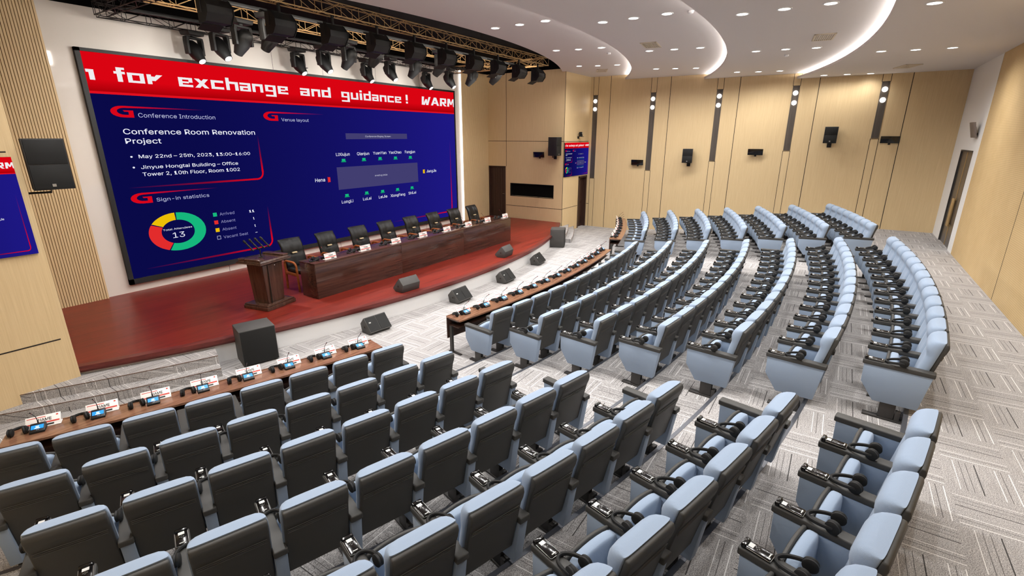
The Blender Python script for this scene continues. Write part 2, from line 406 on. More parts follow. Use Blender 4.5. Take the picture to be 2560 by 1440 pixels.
# front walls facing the audience
bm = bmesh.new()
grid_wall(bm, 'y', YF, YF + .1, SXR, XR + .1, 0, 6.3, [(18.22, 19.0, 0, 2.09)])
for z in (3.43, .935): box(bm, SXR, 18.2 if z < 1 else XR, YF - .002, YF + .01, z - .008, z + .008, 1)
box(bm, SXR - .004, SXR + .004, YF - .003, YF + .01, 0, 5.83, 1)
struct(bm, 'wall_front_right', ['veneer', 'groove'])
bm = bmesh.new(); grid_wall(bm, 'y', YF, YF + .1, XL - .1, SXL, 0, 6.3)
for z in (3.42, .893): box(bm, XL, SXL - .1, YF - .002, YF + .01, z - .009, z + .009, 1)
struct(bm, 'wall_front_left', ['veneer', 'groove'])
# long right wall with its shadow gaps
SCY = [8.54, 6.24, 3.93, 1.63, -.68]; SCB = [1.98, 2.37, 2.77, 3.16, 3.55]
bm = bmesh.new(); grid_wall(bm, 'x', XR, XR + .12, YB - .1, YF + .1, 0, 6.3)
for y in (7.93, 5.63, 3.31, 1.01, -1.29): box(bm, XR - .002, XR + .01, y - .009, y + .009, 0, 6.2, 1)
for y, b in zip(SCY, SCB):
    for s in (-.104, .104):
        box(bm, XR - .002, XR + .01, y + s - .007, y + s + .007, 0, b, 1); box(bm, XR - .002, XR + .01, y + s - .007, y + s + .007, 5.15, 6.2, 1)
    for z in (b - .012, 5.15): box(bm, XR - .002, XR + .01, y - .1, y + .1, z, z + .012, 1)
box(bm, XR - .002, XR + .01, 8.65, YF, .927, .943, 1)
struct(bm, 'wall_right', ['veneer', 'groove'])
bm = bmesh.new(); grid_wall(bm, 'x', XL - .12, XL, YB - .1, YF + .1, 0, 6.3)
struct(bm, 'wall_left', 'veneer')
# back wall: perforated oak, white bay with the double door
ZB = ZK(8)
bm = bmesh.new(); box(bm, XL - .1, 15.78, YB - .1, YB, 0, 6.3)
for x in (11.5, 7.22, 2.94): box(bm, x - .008, x + .008, YB - .01, YB + .002, ZB, 6.2, 1)
struct(bm, 'wall_back', ['perf', 'groove'])
bm = bmesh.new(); grid_wall(bm, 'y', YB - .12, YB + .004, 15.78, XR + .1, 0, 6.3, [(16.30, 17.88, ZB - .01, 3.28)])
struct(bm, 'wall_back_white', 'white')
# ceilings: four plaster bands, each a step lower towards the back, with light coves between
CX = 9.37
BANDS = [(5.83, (CX + .03, 24.75, 17.5), (9.35, 25.0, 20.1)), (5.67, (9.35, 25.0, 20.1), (9.35, 25.2, 22.84)),
         (5.52, (9.35, 25.2, 22.84), (9.35, 25.2, 25.45)), (5.365, (9.35, 25.2, 25.45), None)]
for bi, (z, f, r) in enumerate(BANDS):
    bm = bmesh.new(); rows = []
    for x in xs:
        yf = arc_y(f[2], x, f[0], f[1]) if abs(x - f[0]) < f[2] else YW
        if bi == 0: yf = min(yf, YF + .3 if (x < SXL or x > SXR) else yf)
        yb = arc_y(r[2] + .42, x, r[0], r[1]) if r else YB - .05
        rows.append([bm.verts.new(p) for p in ((x, yf, z), (x, yb, z), (x, yb, z + .05), (x, yf, z + (.07 if bi else .5)))])
    for a, b in zip(rows, rows[1:]):
        for k in range(4): bm.faces.new((a[k], a[(k + 1) % 4], b[(k + 1) % 4], b[k]))
    bmesh.ops.recalc_face_normals(bm, faces=bm.faces[:])
    if bi:                                                      # back of the cove, closing the step above this band
        A1 = math.asin((XR - f[0]) / (f[2] + .4))
        arc_solid(bm, f[0], f[1], f[2] + .38, f[2] + .42, z + .05, z + .2, -A1, A1, 60)
    if bi == 0:                                                 # black fascia over the stage opening
        n0 = len(bm.faces)
        for a, b in zip(rows, rows[1:]): pass
    o = struct(bm, 'ceiling_%d' % (bi + 1), ['ceiling', 'blackout'])
    if bi == 0:
        for p in o.data.polygons:
            if p.normal.y > .5: p.material_index = 1
    if bi:
        bm = bmesh.new(); A1 = math.asin((XR - .03 - f[0]) / (f[2] + .24))
        arc_solid(bm, f[0], f[1], f[2] + .09, f[2] + .13, z + .07, z + .082, -A1, A1, 60)
        struct(bm, 'trim_%d' % (12 + bi), 'cove')
bm = bmesh.new(); box(bm, SXL - .1, SXR + .1, 6.9, YW + .2, 6.33, 6.43)
box(bm, SXL - .1, SXR + .1, YW - .02, YW + .1, 5.93, 6.4)
box(bm, SXR - .03, SXR + .1, YF, YW + .1, 5.93, 6.4); box(bm, SXL - .1, SXL + .03, YF, YW + .1, 5.93, 6.4)
struct(bm, 'ceiling_stage', 'blackout')
bm = bmesh.new(); box(bm, XL - .2, XR + .2, YB - .2, YW + .3, 6.5, 6.6); struct(bm, 'ceiling_roof', 'blackout')
# projection window, stage door, side door, double door
w = empty('window_1', loc=(SXR, 10.16, 1.56), kind='structure')
bm = bmesh.new(); box(bm, .1, .14, -1.0, 1.0, -.26, .26); finish(bm, 'window_pane', 'blackout', w, smooth=False)
bm = bmesh.new()
for a, b, c, d in ((-1., 1., -.26, -.24), (-1., 1., .24, .26), (-1., -.98, -.26, .26), (.98, 1., -.26, .26)): box(bm, -.004, .1, a, b, c, d)
finish(bm, 'window_frame', 'fixture', w, smooth=False)
d = empty('door_1', loc=(SXR, 11.805, ZS), kind='structure')
bm = bmesh.new(); box(bm, .07, .11, -.39, .39, 0, 2.03)
for i in range(6): box(bm, .062, .07, -.34 + i * .12, -.31 + i * .12, .05, 2.0)
finish(bm, 'door_leaf', 'door', d, smooth=False)
bm = bmesh.new(); box(bm, -.012, .12, -.415, -.375, 0, 2.06); box(bm, -.012, .12, .375, .415, 0, 2.06); box(bm, -.012, .12, -.415, .415, 2.02, 2.06); finish(bm, 'door_frame', 'door', d, smooth=False)
bm = bmesh.new(); box(bm, .03, .07, -.36, -.34, .93, .97); box(bm, .02, .035, -.36, -.24, .94, .96, bev=.004); finish(bm, 'door_handle', 'chrome', d)
d = empty('door_2', loc=(18.61, YF, 0), kind='structure')
bm = bmesh.new(); box(bm, -.33, .33, .13, .17, 0, 2.03)
for a, b in ((.1, .95), (1.05, 1.9)): box(bm, -.25, .25, .12, .13, a, b, bev=.006)
finish(bm, 'door_leaf', 'door', d)
bm = bmesh.new(); box(bm, -.39, -.32, -.012, .18, 0, 2.09); box(bm, .32, .39, -.012, .18, 0, 2.09); box(bm, -.39, .39, -.012, .18, 2.02, 2.09); finish(bm, 'door_frame', 'door', d, smooth=False)
d = empty('door_3', loc=(17.09, YB, ZB), kind='structure')
for s in (-1, 1):
    bm = bmesh.new(); box(bm, *sorted((s * .008, s * .77)), -.07, -.03, .005, 2.39, bev=.003)
    lf = finish(bm, 'door_leaf', 'door_steel', d, smooth=False)
    bm = bmesh.new(); box(bm, *sorted((s * .004, s * .022)), -.03, -.02, .005, 2.39); finish(bm, 'edge_strip', 'brass', lf, smooth=False)
    bm = bmesh.new(); box(bm, *sorted((s * .03, s * .115)), .0, .03, .50, 1.22, bev=.004)
    for z in (.52, 1.18): box(bm, *sorted((s * .06, s * .09)), -.03, .01, z, z + .03)
    finish(bm, 'pull_handle', 'brass', lf)
bm = bmesh.new(); box(bm, -.79, -.765, -.1, .006, 0, 2.43); box(bm, .765, .79, -.1, .006, 0, 2.43); box(bm, -.79, .79, -.1, .006, 2.39, 2.43); finish(bm, 'door_frame', 'leg', d, smooth=False)
# ================================================================== LED SCREENS
class Pic:
    """the picture of a screen: coloured flat pieces just in front of the display, x/z metres, layered in -y"""
    def __init__(s): s.bm = bmesh.new(); s.cl = s.bm.loops.layers.float_color.new('Col')
    def poly(s, pts, col, layer=0, cols=None):
        vs = [s.bm.verts.new((p[0], -.0015 * layer, p[1])) for p in pts]
        f = s.bm.faces.new(vs); f.normal_update()
        if f.normal.y > 0: f.normal_flip()
        for lp in f.loops:
            c = cols[vs.index(lp.vert)] if cols else col
            lp[s.cl] = (*lin(c), 1)
    def rect(s, x0, x1, z0, z1, col, layer=0, cols=None): s.poly([(x0, z0), (x1, z0), (x1, z1), (x0, z1)], col, layer, cols)
    def band(s, pts, w, c0, c1, layer=1):
        """polyline band whose colour runs from c0 to c1; w may be a list"""
        n = len(pts); ws = w if isinstance(w, list) else [w] * n; Lr = []; tot = [0]
        for a, b in zip(pts, pts[1:]): tot.append(tot[-1] + math.dist(a, b))
        for i, p in enumerate(pts):
            a, b = Vector(pts[max(i - 1, 0)]), Vector(pts[min(i + 1, n - 1)]); d = (b - a).normalized(); nn = Vector((-d.y, d.x)) * ws[i] / 2
            Lr.append(((p[0] + nn.x, p[1] + nn.y), (p[0] - nn.x, p[1] - nn.y)))
        cc = [tuple(c0[j] + (c1[j] - c0[j]) * t / tot[-1] for j in range(3)) for t in tot]
        for i in range(n - 1): s.poly([Lr[i][0], Lr[i][1], Lr[i + 1][1], Lr[i + 1][0]], None, layer, [cc[i], cc[i], cc[i + 1], cc[i + 1]])
    def text(s, body, x0, x1, z, cap, col, layer=2, bold=.0):
        t = text_tris(body, bold); w = max(p[0] for p in t[0]) - min(p[0] for p in t[0]); mx = min(p[0] for p in t[0])
        kx = (x1 - x0) / w; kz = cap / CAPH
        vs = [s.bm.verts.new((x0 + (p[0] - mx) * kx, -.0015 * layer, z + p[1] * kz)) for p in t[0]]
        for f in t[1]:
            try: g = s.bm.faces.new([vs[i] for i in f])
            except ValueError: continue
            g.normal_update()
            if g.normal.y > 0: g.normal_flip()
            for lp in g.loops: lp[s.cl] = (*lin(col), 1)
    def build(s, name, parent): return finish(s.bm, name, 'pic', parent, smooth=False)
try: FONT = bpy.data.fonts.load(bpy.utils.system_resource('DATAFILES') + '/fonts/Inter.woff2')
except Exception: FONT = None
def text_tris(body, bold=.0):
    cu = bpy.data.curves.new('lettering', 'FONT')
    if FONT: cu.font = FONT
    cu.body = body; cu.size = 1; cu.offset = bold; cu.resolution_u = 3
    o = bpy.data.objects.new('lettering', cu); COL.objects.link(o)
    me = o.to_mesh(); r = ([tuple(v.co[:2]) for v in me.vertices], [tuple(p.vertices) for p in me.polygons])
    o.to_mesh_clear(); bpy.data.objects.remove(o); bpy.data.curves.remove(cu)
    return r
CAPH = max(p[1] for p in text_tris('H')[0])
WHT, PALE, RED, BGL, BGR = (236, 238, 250), (186, 190, 224), (216, 6, 26), (10, 10, 72), (30, 24, 132)
GREEN, CRED, YEL, BOX = (22, 182, 124), (226, 44, 44), (236, 190, 6), (66, 62, 112)
def bg_at(x): t = max(0, min(1, (x - 5.5) / 9)); return tuple(BGL[i] + (BGR[i] - BGL[i]) * t for i in range(3))
# block letters of the running headline on a 0..1 grid (x-height 1)
S = .28
GL = {'n': [(0, S, 0, 1), (S, 1, 1 - S, 1), (1 - S, 1, 0, 1)], 'o': [(0, S, 0, 1), (1 - S, 1, 0, 1), (S, 1 - S, 0, S * .8), (S, 1 - S, 1 - S * .8, 1)],
      'f': [(.25, .7, 0, 1.42), (0, 1, .78, 1.02), (.7, 1, 1.2, 1.42)], 'r': [(0, S, 0, 1), (S, .45, .35, .8)],
      'e': [(0, S, 0, 1), (S, 1, 0, .24), (S, 1, .78, 1), (1 - S, 1, .5, .78), (S, 1 - S, .4, .58)],
      'c': [(0, S, 0, 1), (S, 1, 0, .26), (S, 1, .74, 1)], 'h': [(0, S, 0, 1.42), (S, 1, .74, 1), (1 - S, 1, 0, 1)],
      'a': [(0, 1, .76, 1), (1 - S, 1, 0, 1), (0, S, 0, .6), (S, 1 - S, .38, .6), (S, 1 - S, 0, .2)],
      'g': [(0, S, .2, 1), (1 - S, 1, -.42, 1), (S, 1 - S, .78, 1), (S, 1 - S, .2, .4), (0, 1 - S, -.42, -.2)],
      'd': [(1 - S, 1, 0, 1.42), (0, S, 0, 1), (S, 1 - S, .76, 1), (S, 1 - S, 0, .24)], 'u': [(0, S, 0, 1), (1 - S, 1, 0, 1), (S, 1 - S, 0, .24)],
      'i': [(.1, .9, 0, 1), (.1, .9, 1.14, 1.42)], '!': [(.1, .9, .5, 1.42), (.1, .9, 0, .3)]}
PG = {'x': [[(0, 0), (.34, 0), (1, 1), (.66, 1)], [(.66, 0), (1, 0), (.34, 1), (0, 1)]], 'r': [[(.2, .35), (.5, .35), (1, 1), (.62, 1)]],
      'W': [[(0.05, 1.4), (.3, 1.4), (.22, 0), (0.0, 0)], [(.12, 0), (.35, 0), (.62, 1.0), (.45, 1.0)], [(.45, 1.0), (.62, 1.0), (.7, 0), (.5, 0)], [(.55, 0), (.75, 0), (1.05, 1.4), (.82, 1.4)]],
      'A': [[(0, 0), (.25, 0), (.62, 1.4), (.38, 1.4)], [(.38, 1.4), (.68, 1.4), (1, 0), (.74, 0)], [(.2, .3), (.8, .3), (.75, .56), (.3, .56)]],
      'R': [[(0, 0), (.3, 0), (.36, 1.4), (.06, 1.4)], [(.3, 1.14), (.95, 1.14), (.95, 1.4), (.36, 1.4)], [(.7, .55), (.97, .55), (.97, 1.2), (.7, 1.2)], [(.3, .5), (.95, .5), (.97, .76), (.3, .76)], [(.35, .5), (.66, .5), (1, 0), (.66, 0)]],
      'M': [[(0, 0), (.24, 0), (.3, 1.4), (.06, 1.4)], [(.06, 1.4), (.36, 1.4), (.55, .35), (.4, .35)], [(.4, .35), (.55, .35), (.9, 1.4), (.66, 1.4)], [(.66, 1.4), (.9, 1.4), (.98, 0), (.74, 0)]]}
def screen_picture():
    """(display, headline lettering, captions, diagram) meshes in wall coordinates, y=0 at the glass"""
    X0, X1, Z0, Z1 = 3.955, 14.79, .70, 5.14
    p = Pic()
    for i in range(12):
        a, b = X0 + (X1 - X0) * i / 12, X0 + (X1 - X0) * (i + 1) / 12
        p.rect(a, b, Z0, 4.40, None, 0, [bg_at(a), bg_at(b), bg_at(b), bg_at(a)])
    p.rect(X0, X1, 4.66, Z1, (218, 4, 18), 0); p.rect(X0, X1, 4.445, 4.66, None, 0, [(168, 0, 8), (168, 0, 8), (216, 4, 18), (216, 4, 18)]); p.rect(X0, X1, 4.40, 4.445, (226, 16, 30), 0)
    t = Pic(); zb, xh = 4.645, .187
    def glyph(ch, x0, x1):
        for r in GL.get(ch, []):
            a, b = x0 + r[0] * (x1 - x0), x0 + r[1] * (x1 - x0); a, b = max(a, X0 + .02), min(b, X1 - .005)
            if b > a: t.rect(a, b, zb + r[2] * xh, zb + r[3] * xh, (240, 236, 238), 2)
        for q in PG.get(ch, []):
            t.poly([(min(X1 - .005, x0 + u * (x1 - x0)), zb + v * xh) for u, v in q], (240, 236, 238), 2)
    for s, xsx in (('n', [(3.8, 4.10)]), ('for', [(4.42, 4.61), (4.643, 4.936), (4.985, 5.28)]),
                   ('exchange', [(5.575, 5.86), (5.90, 6.2), (6.25, 6.53), (6.585, 6.87), (6.905, 7.17), (7.21, 7.48), (7.539, 7.82), (7.875, 8.155)]),
                   ('and', [(8.508, 8.79), (8.845, 9.12), (9.165, 9.46)]),
                   ('guidance!', [(9.82, 10.1), (10.15, 10.42), (10.465, 10.575), (10.62, 10.9), (10.945, 11.2), (11.25, 11.52), (11.57, 11.83), (11.88, 12.15), (12.35, 12.46)]),
                   ('WARM', [(13.10, 13.53), (13.56, 13.98), (14.02, 14.38), (14.42, 14.86)])):
        for ch, (a, b) in zip(s, xsx): glyph(ch, a, b)
    out = [(p, 'display'), (t, 'headline_lettering')]
    def sub(nm): q = Pic(); out.append((q, nm)); return q
    for b, x0, x1, z, cap, col, bo in (
        ('Conference Introduction', 4.687, 6.215, 3.985, .083, PALE, 0), ('Conference Room Renovation', 4.36, 7.108, 3.653, .102, WHT, .006), ('Project', 4.362, 5.014, 3.468, .102, WHT, .006),
        ('May 22nd – 25th, 2023, 13:00–16:00', 4.536, 6.906, 3.175, .07, WHT, .006), ('Jinyue Hongtai Building – Office', 4.536, 6.575, 2.958, .07, WHT, .006), ('Tower 2, 10th Floor, Room 1002', 4.538, 6.593, 2.81, .074, WHT, .006),
        ('Sign-in statistics', 4.694, 5.781, 2.265, .075, PALE, 0), ('Total Attendees', 4.692, 5.289, 1.615, .04, WHT, 0), ('13', 4.864, 5.11, 1.436, .117, WHT, 0),
        ('Arrived', 5.94, 6.29, 1.80, .07, (140, 140, 190), 0), ('Absent', 5.941, 6.285, 1.62, .066, (140, 140, 190), 0), ('Absent', 5.941, 6.283, 1.435, .066, (140, 140, 190), 0), ('Vacant Seat', 5.94, 6.542, 1.247, .066, (140, 140, 190), 0),
        ('11', 6.66, 6.79, 1.785, .06, WHT, .01), ('1', 6.735, 6.765, 1.6, .06, WHT, .01), ('1', 6.74, 6.77, 1.415, .06, WHT, .01),
        ('Venue layout', 7.865, 8.663, 3.987, .076, PALE, 0), ('Conference Display Screen', 10.555, 11.586, 3.59, .05, (200, 200, 220), 0), ('meeting table', 10.81, 11.33, 2.412, .05, (200, 200, 220), 0),
        ('LiXiujun', 9.428, 9.915, 3.072, .085, WHT, .004), ('Qianjun', 10.183, 10.653, 3.072, .085, WHT, .004), ('YuanYan', 10.802, 11.354, 3.077, .085, WHT, .004), ('YaoChao', 11.454, 12.012, 3.078, .085, WHT, .004), ('Fangjun', 12.172, 12.649, 3.078, .085, WHT, .004),
        ('Hena', 8.646, 8.969, 2.389, .095, WHT, .004), ('JiangJie', 13.169, 13.679, 2.396, .09, WHT, .004), ('LongLi', 9.462, 9.884, 1.707, .085, WHT, .004), ('LuLei', 10.26, 10.591, 1.715, .085, WHT, .004), ('LeiJie', 10.896, 11.26, 1.713, .085, WHT, .004), ('XiongFang', 11.404, 12.06, 1.707, .085, WHT, .004), ('ShiLei', 12.224, 12.593, 1.717, .085, WHT, .004)):
        sub('caption').text(b, x0, x1, z, cap, col, 2, bo)
    for x, z in ((4.408, 3.207), (4.408, 2.993)): sub('bullet_dot').poly([(x + .022 * math.cos(a * PI / 5), z + .018 * math.sin(a * PI / 5)) for a in range(10)], WHT, 2)
    sub('dash').rect(6.735, 6.79, 1.265, 1.275, WHT, 2)
    # attendance ring, slightly out of round as on the screen
    cx, cz, ro, ri = 4.995, 1.567, (.584, .424), (.338, .262)
    def arc(a0, a1, col):
        n = max(4, int(abs(a1 - a0) / 5)); pr = None; g = sub('ring_segment')
        for i in range(n + 1):
            a = math.radians(a0 + (a1 - a0) * i / n); q = [(cx + r[0] * math.sin(a), cz + r[1] * math.cos(a)) for r in (ro, ri)]
            if pr: g.poly([pr[0], pr[1], q[1], q[0]], col, 1)
            pr = q
    arc(1.5, 203, GREEN); arc(205.5, 299, CRED); arc(302, 358.5, YEL)
    for (x, z), col in zip(((5.833, 1.837), (5.832, 1.653), (5.831, 1.469)), (GREEN, CRED, YEL)): sub('legend_square').rect(x - .045, x + .045, z - .045, z + .045, col, 1)
    g = sub('legend_square')
    for a, b, e, f in ((-.045, .045, -.045, -.032), (-.045, .045, .032, .045), (-.045, -.032, -.045, .045), (.032, .045, -.045, .045)): g.rect(5.835 + a, 5.835 + b, 1.285 + e, 1.285 + f, (150, 150, 190), 1)
    for x, z in ((9.675, 2.94), (10.429, 2.94), (11.076, 2.945), (11.735, 2.942), (12.414, 2.94), (9.674, 1.922), (10.428, 1.929), (11.078, 1.922), (11.733, 1.926), (12.41, 1.929)):
        g = sub('seat_marker'); g.rect(x - .062, x + .062, z - .02, z + .045, GREEN, 1); g.rect(x - .085, x + .085, z - .05, z - .02, (16, 150, 104), 1)
    g = sub('seat_marker'); g.rect(9.065, 9.15, 2.36, 2.495, CRED, 1); g.rect(9.06, 9.075, 2.345, 2.505, (176, 26, 34), 1)
    g = sub('seat_marker'); g.rect(12.99, 13.075, 2.38, 2.505, YEL, 1); g.rect(13.07, 13.085, 2.37, 2.515, (190, 140, 10), 1)
    sub('table_box').rect(9.405, 12.735, 2.112, 2.755, BOX, 1); sub('screen_box').rect(9.833, 12.315, 3.535, 3.70, BOX, 1)
    for x0, z0 in ((4.223, 3.975), (7.389, 3.99), (4.23, 2.252)):            # the curved G emblem with its long tail
        w, h = .39, .22; g = sub('emblem')
        o = [(x0 + w * .55 + w * .55 * math.cos(a), z0 + h * .5 + h * .5 * math.sin(a)) for a in [math.radians(90 + 180 * i / 10) for i in range(11)]]
        inn = [(x0 + w * .62 + w * .34 * math.cos(a), z0 + h * .53 + h * .30 * math.sin(a)) for a in [math.radians(90 + 180 * i / 10) for i in range(11)]]
        for i in range(10): g.poly([o[i], inn[i], inn[i + 1], o[i + 1]], RED, 1)
        g.poly([o[10], inn[10], (x0 + w * .78, inn[10][1]), (x0 + w, z0)], RED, 1); g.poly([(x0 + w, z0), (x0 + w * .78, inn[10][1]), (x0 + w * .78, z0 + h * .5), (x0 + w, z0 + h * .62)], RED, 1)
        g.poly([(x0 + w * .55, z0 + h * .62), (x0 + w * .6, z0 + h * .5), (x0 + w * .78, z0 + h * .5), (x0 + w, z0 + h * .62)], RED, 1)
        xe = x0 + 1.77; g.poly([o[0], inn[0], (xe, z0 + h * .9), (xe, z0 + h * .93)], None, 1, [RED, RED, bg_at(xe), bg_at(xe)])
    def frame(x0, z0, x1, z1, wz):                                           # bottom line, rounded corner, right line; both ends fade out
        g = sub('frame_line'); k = .16; cor = [(x1 - k + k * math.sin(math.radians(a)), z0 + k - k * math.cos(math.radians(a))) for a in range(0, 91, 15)]
        g.band([(x0, z0), (x0 + (x1 - x0) * .55, z0), cor[0]], [wz * .4, wz, wz], bg_at(x0), RED); g.band(cor, wz, RED, RED); g.band([cor[-1], (x1, z0 + (z1 - z0) * .5), (x1, z1)], [wz * 1.2, wz, wz * .4], RED, bg_at(x1))
    frame(4.234, 2.587, 7.165, 3.63, .04); frame(4.224, .862, 7.155, 1.89, .04); frame(11.40, .885, 14.49, 3.5, .04)
    return out
sc = empty('led_screen', 'huge LED wall screen with dark frame on the white wall behind the stage', 'screen', loc=(0, 12.26, 0))
bm = bmesh.new()
for a, b, e, f in ((3.875, 3.955, .585, 5.20), (14.79, 14.845, .585, 5.20), (3.875, 14.845, 5.14, 5.20), (3.875, 14.845, .585, .70)): box(bm, a, b, -.02, .06, e, f)
box(bm, 3.9, 14.8, .012, .06, .6, 5.18); finish(bm, 'screen_frame', 'fixture_grey', sc, smooth=False)
PP = screen_picture()
for q, n in PP: q.build(n, sc)
for (x0, x1, z0, z1), lab in (((16.90, 18.985, 2.14, 3.39), 'small LED screen on the wood wall above the right side door'), ((-.37, 1.856, 2.125, 3.36), 'small LED screen on the front wood wall at the left edge of the photo')):
    s = empty('wall_screen', lab, 'screen')
    kx, kz = (x1 - x0) / (14.79 - 3.955), (z1 - z0) / (5.14 - .70)
    s.location = (x0 - 3.955 * kx, YF - .035, z0 - .70 * kz); s.scale = (kx, 1, kz)
    for ch in list(sc.children):
        if ch.name.startswith('screen_frame'): continue
        c = ch.copy(); COL.objects.link(c); c.parent = s
    bm = bmesh.new(); box(bm, 3.955, 14.79, .003, .035, .70, 5.14); finish(bm, 'screen_housing', 'fixture', s, smooth=False)
# ================================================================== AUDITORIUM SEATS
def seam(h): return .53 + .224 * (h - .6)
def sm(a, b, t): t = max(0, min(1, (t - a) / (b - a))); return t * t * (3 - 2 * t)
def seat_backrest(parent):
    bm = bmesh.new(); US = [-1, -.985, -.95, -.88, -.75, -.5, -.25, 0, .25, .5, .75, .88, .95, .985, 1]; VS = [0, .05, .15, .3, .45, .56, .62, .66, .7, .74, .78, .84, .9, .94, .97, .99, 1]
    G = []; B = []
    for v in VS:
        t = max(0, (v - .80) / .20); et = (1 - min(1, t) ** 3) ** .5; rg = []; rb = []
        for u in US:
            eu = (1 - abs(u) ** 7) ** .45
            d = .082 + .026 * sm(.66, .80, v) - .016 * sm(.75, .35, abs(u)) * sm(.70, .60, v) - .026 * sm(.62, .15, abs(u)) * math.exp(-((v - .665) / .05) ** 2) - .012 * (1 - sm(0, .5, v))
            h = .40 + v * .54; x = u * .2225 * (1 - .05 * min(1, t) ** 3)
            dd = d * eu * et
            rg.append(bm.verts.new((x, .3 - (seam(h) - dd), h + dd * .224))); rb.append(bm.verts.new((x, .3 - seam(h) - .012 * eu, h)))
        G.append(rg); B.append(rb)
    for i in range(len(VS) - 1):
        for j in range(len(US) - 1):
            bm.faces.new((G[i][j], G[i][j + 1], G[i + 1][j + 1], G[i + 1][j])); bm.faces.new((B[i][j], B[i + 1][j], B[i + 1][j + 1], B[i][j + 1]))
    n = len(US) - 1
    for i in range(len(VS) - 1):
        for j in (0, n): bm.faces.new((G[i][j], G[i + 1][j], B[i + 1][j], B[i][j]))
    for i in (0, len(VS) - 1):
        for j in range(n): bm.faces.new((G[i][j], B[i][j], B[i][j + 1], G[i][j + 1]))
    bmesh.ops.recalc_face_normals(bm, faces=bm.faces[:])
    return finish(bm, 'backrest', 'blue', parent, ang=1.3)
def seat_shell(parent):
    bm = bmesh.new()
    pr = [(.345, .0), (.932, .0), (.935, .03), (.90, .046), (.85, .045), (.80, .036), (.36, .036)]
    prism(bm, [(.3 - seam(h) - d - .006, h - d * .224) for h, d in pr], -.213, .213, 'x', 0, .012, 3)
    for h in (.755, .77, .785): prism(bm, [(.3 - seam(h) - .045, h - .008), (.3 - seam(h) - .05, h - .008), (.3 - seam(h + .003) - .05, h - .005), (.3 - seam(h + .003) - .045, h - .005)], -.195, .195, 'x', 1)
    return finish(bm, 'back_shell', ['shell', 'stitch'], parent)
def bowed(w, z0, z1, bow, n=10): return [(-w, z0), (w, z0)] + [(w * (1 - 2 * i / n), z1 + bow * (1 - (1 - 2 * i / n) ** 2)) for i in range(n + 1)]
def make_seat(extra_arm=False):
    root = empty('auditorium_seat')
    seat_backrest(root); seat_shell(root)
    bm = bmesh.new(); pillow(bm, .203, .3 - .295, .3 - .206, .25, .605, .03); finish(bm, 'seat_cushion', 'blue', root, ang=1.3)
    bm = bmesh.new(); prism(bm, bowed(.203, .24, .605, .036), .3 - .212, .3 - .186, 'y', 0, .009, 2); finish(bm, 'seat_pan', 'shell', root, ang=.8)
    for x in ((-.2525, .2525) if extra_arm else (-.2525,)):
        bm = bmesh.new(); prism(bm, [(.3 - s, h) for s, h in ((.015, .585), (.02, .38), (.15, .19), (.525, .20), (.585, .585))], -.04, .04, 'x', 0, .006, 2); finish(bm, 'side_panel', 'blue', root).location = (x, 0, 0)
        bm = bmesh.new(); box(bm, -.046, .046, -.3, .3, .58, .63, 0, .01, 3); finish(bm, 'armrest', 'shell', root).location = (x, 0, 0)
        bm = bmesh.new(); box(bm, -.027, .027, -.06, .08, .015, .23, 0, .004); box(bm, -.036, .036, -.13, .21, 0, .022, 0, .003); box(bm, -.034, .034, -.11, -.065, .022, .12, 0, .003)
        finish(bm, 'leg', 'leg', root).location = (x, 0, 0)
    return root
def drop_tree(o):
    for c in list(o.children): drop_tree(c)
    bpy.data.objects.remove(o)
SEAT, SEATX = make_seat(), make_seat(True)
def make_receiver():
    bm = bmesh.new(); box(bm, -.036, .036, -.08, .08, 0, .02, 0, .006, 2); box(bm, -.038, .038, .054, .082, 0, .03, 0, .008, 2)
    root = finish(bm, 'receiver', 'gloss_black')
    bm = bmesh.new(); box(bm, -.018, .018, .02, .048, .0195, .0212); finish(bm, 'display', 'lcd', root, smooth=False)
    bm = bmesh.new()
    for x, y in ((0, .008), (-.01, .0), (.01, .0), (0, -.008)): box(bm, x - .004, x + .004, y - .003, y + .003, .0195, .0212)
    finish(bm, 'keypad', 'keypad', root, smooth=False)
    bm = bmesh.new(); box(bm, -.016, .016, -.069, -.063, .0195, .0225); finish(bm, 'clip', 'lcd', root, smooth=False)
    bm = bmesh.new(); tube(bm, [(-.037, .05, .016), (-.037, -.076, .012), (-.031, -.082, .012), (.031, -.082, .012), (.037, -.076, .012), (.037, .05, .016)], .0015, 6); finish(bm, 'side_trim', 'silver', root)
    return root
def make_headphones():
    root = empty('headphones')
    bm = bmesh.new(); tube(bm, [(.072 * math.cos(a), -.005 + .155 * math.sin(a) ** .85 if math.sin(a) > 1e-6 else -.005, .041 - .029 * math.sin(a)) for a in [PI * i / 18 for i in range(19)]], .0105, 8, flat=1.3); finish(bm, 'headband', 'soft_black', root)
    for s in (-1, 1):
        bm = bmesh.new(); lathe(bm, [(.01, -.021), (.031, -.02), (.041, -.014), (.041, -.005), (.037, -.001), (.041, .003), (.042, .015), (.034, .021), (.014, .021)], 20, 0, Matrix.Translation((s * .056, 0, .042)) @ Matrix.Rotation(-s * PI / 2, 4, 'Y') @ Matrix.Rotation(.15, 4, 'X'))
        finish(bm, 'ear_cup', 'soft_black', root, ang=1.)
    return root
RECV, HEAD = make_receiver(), make_headphones()
NEAR0 = {1: -4.80, 2: -4.83, 3: -4.855, 4: -4.84, 5: -4.785, 6: -4.70, 7: -4.67}
FAR0 = {1: 4.91, 2: 4.92, 3: 4.885, 4: 4.86, 5: 4.84, 6: 4.76, 7: 4.66}
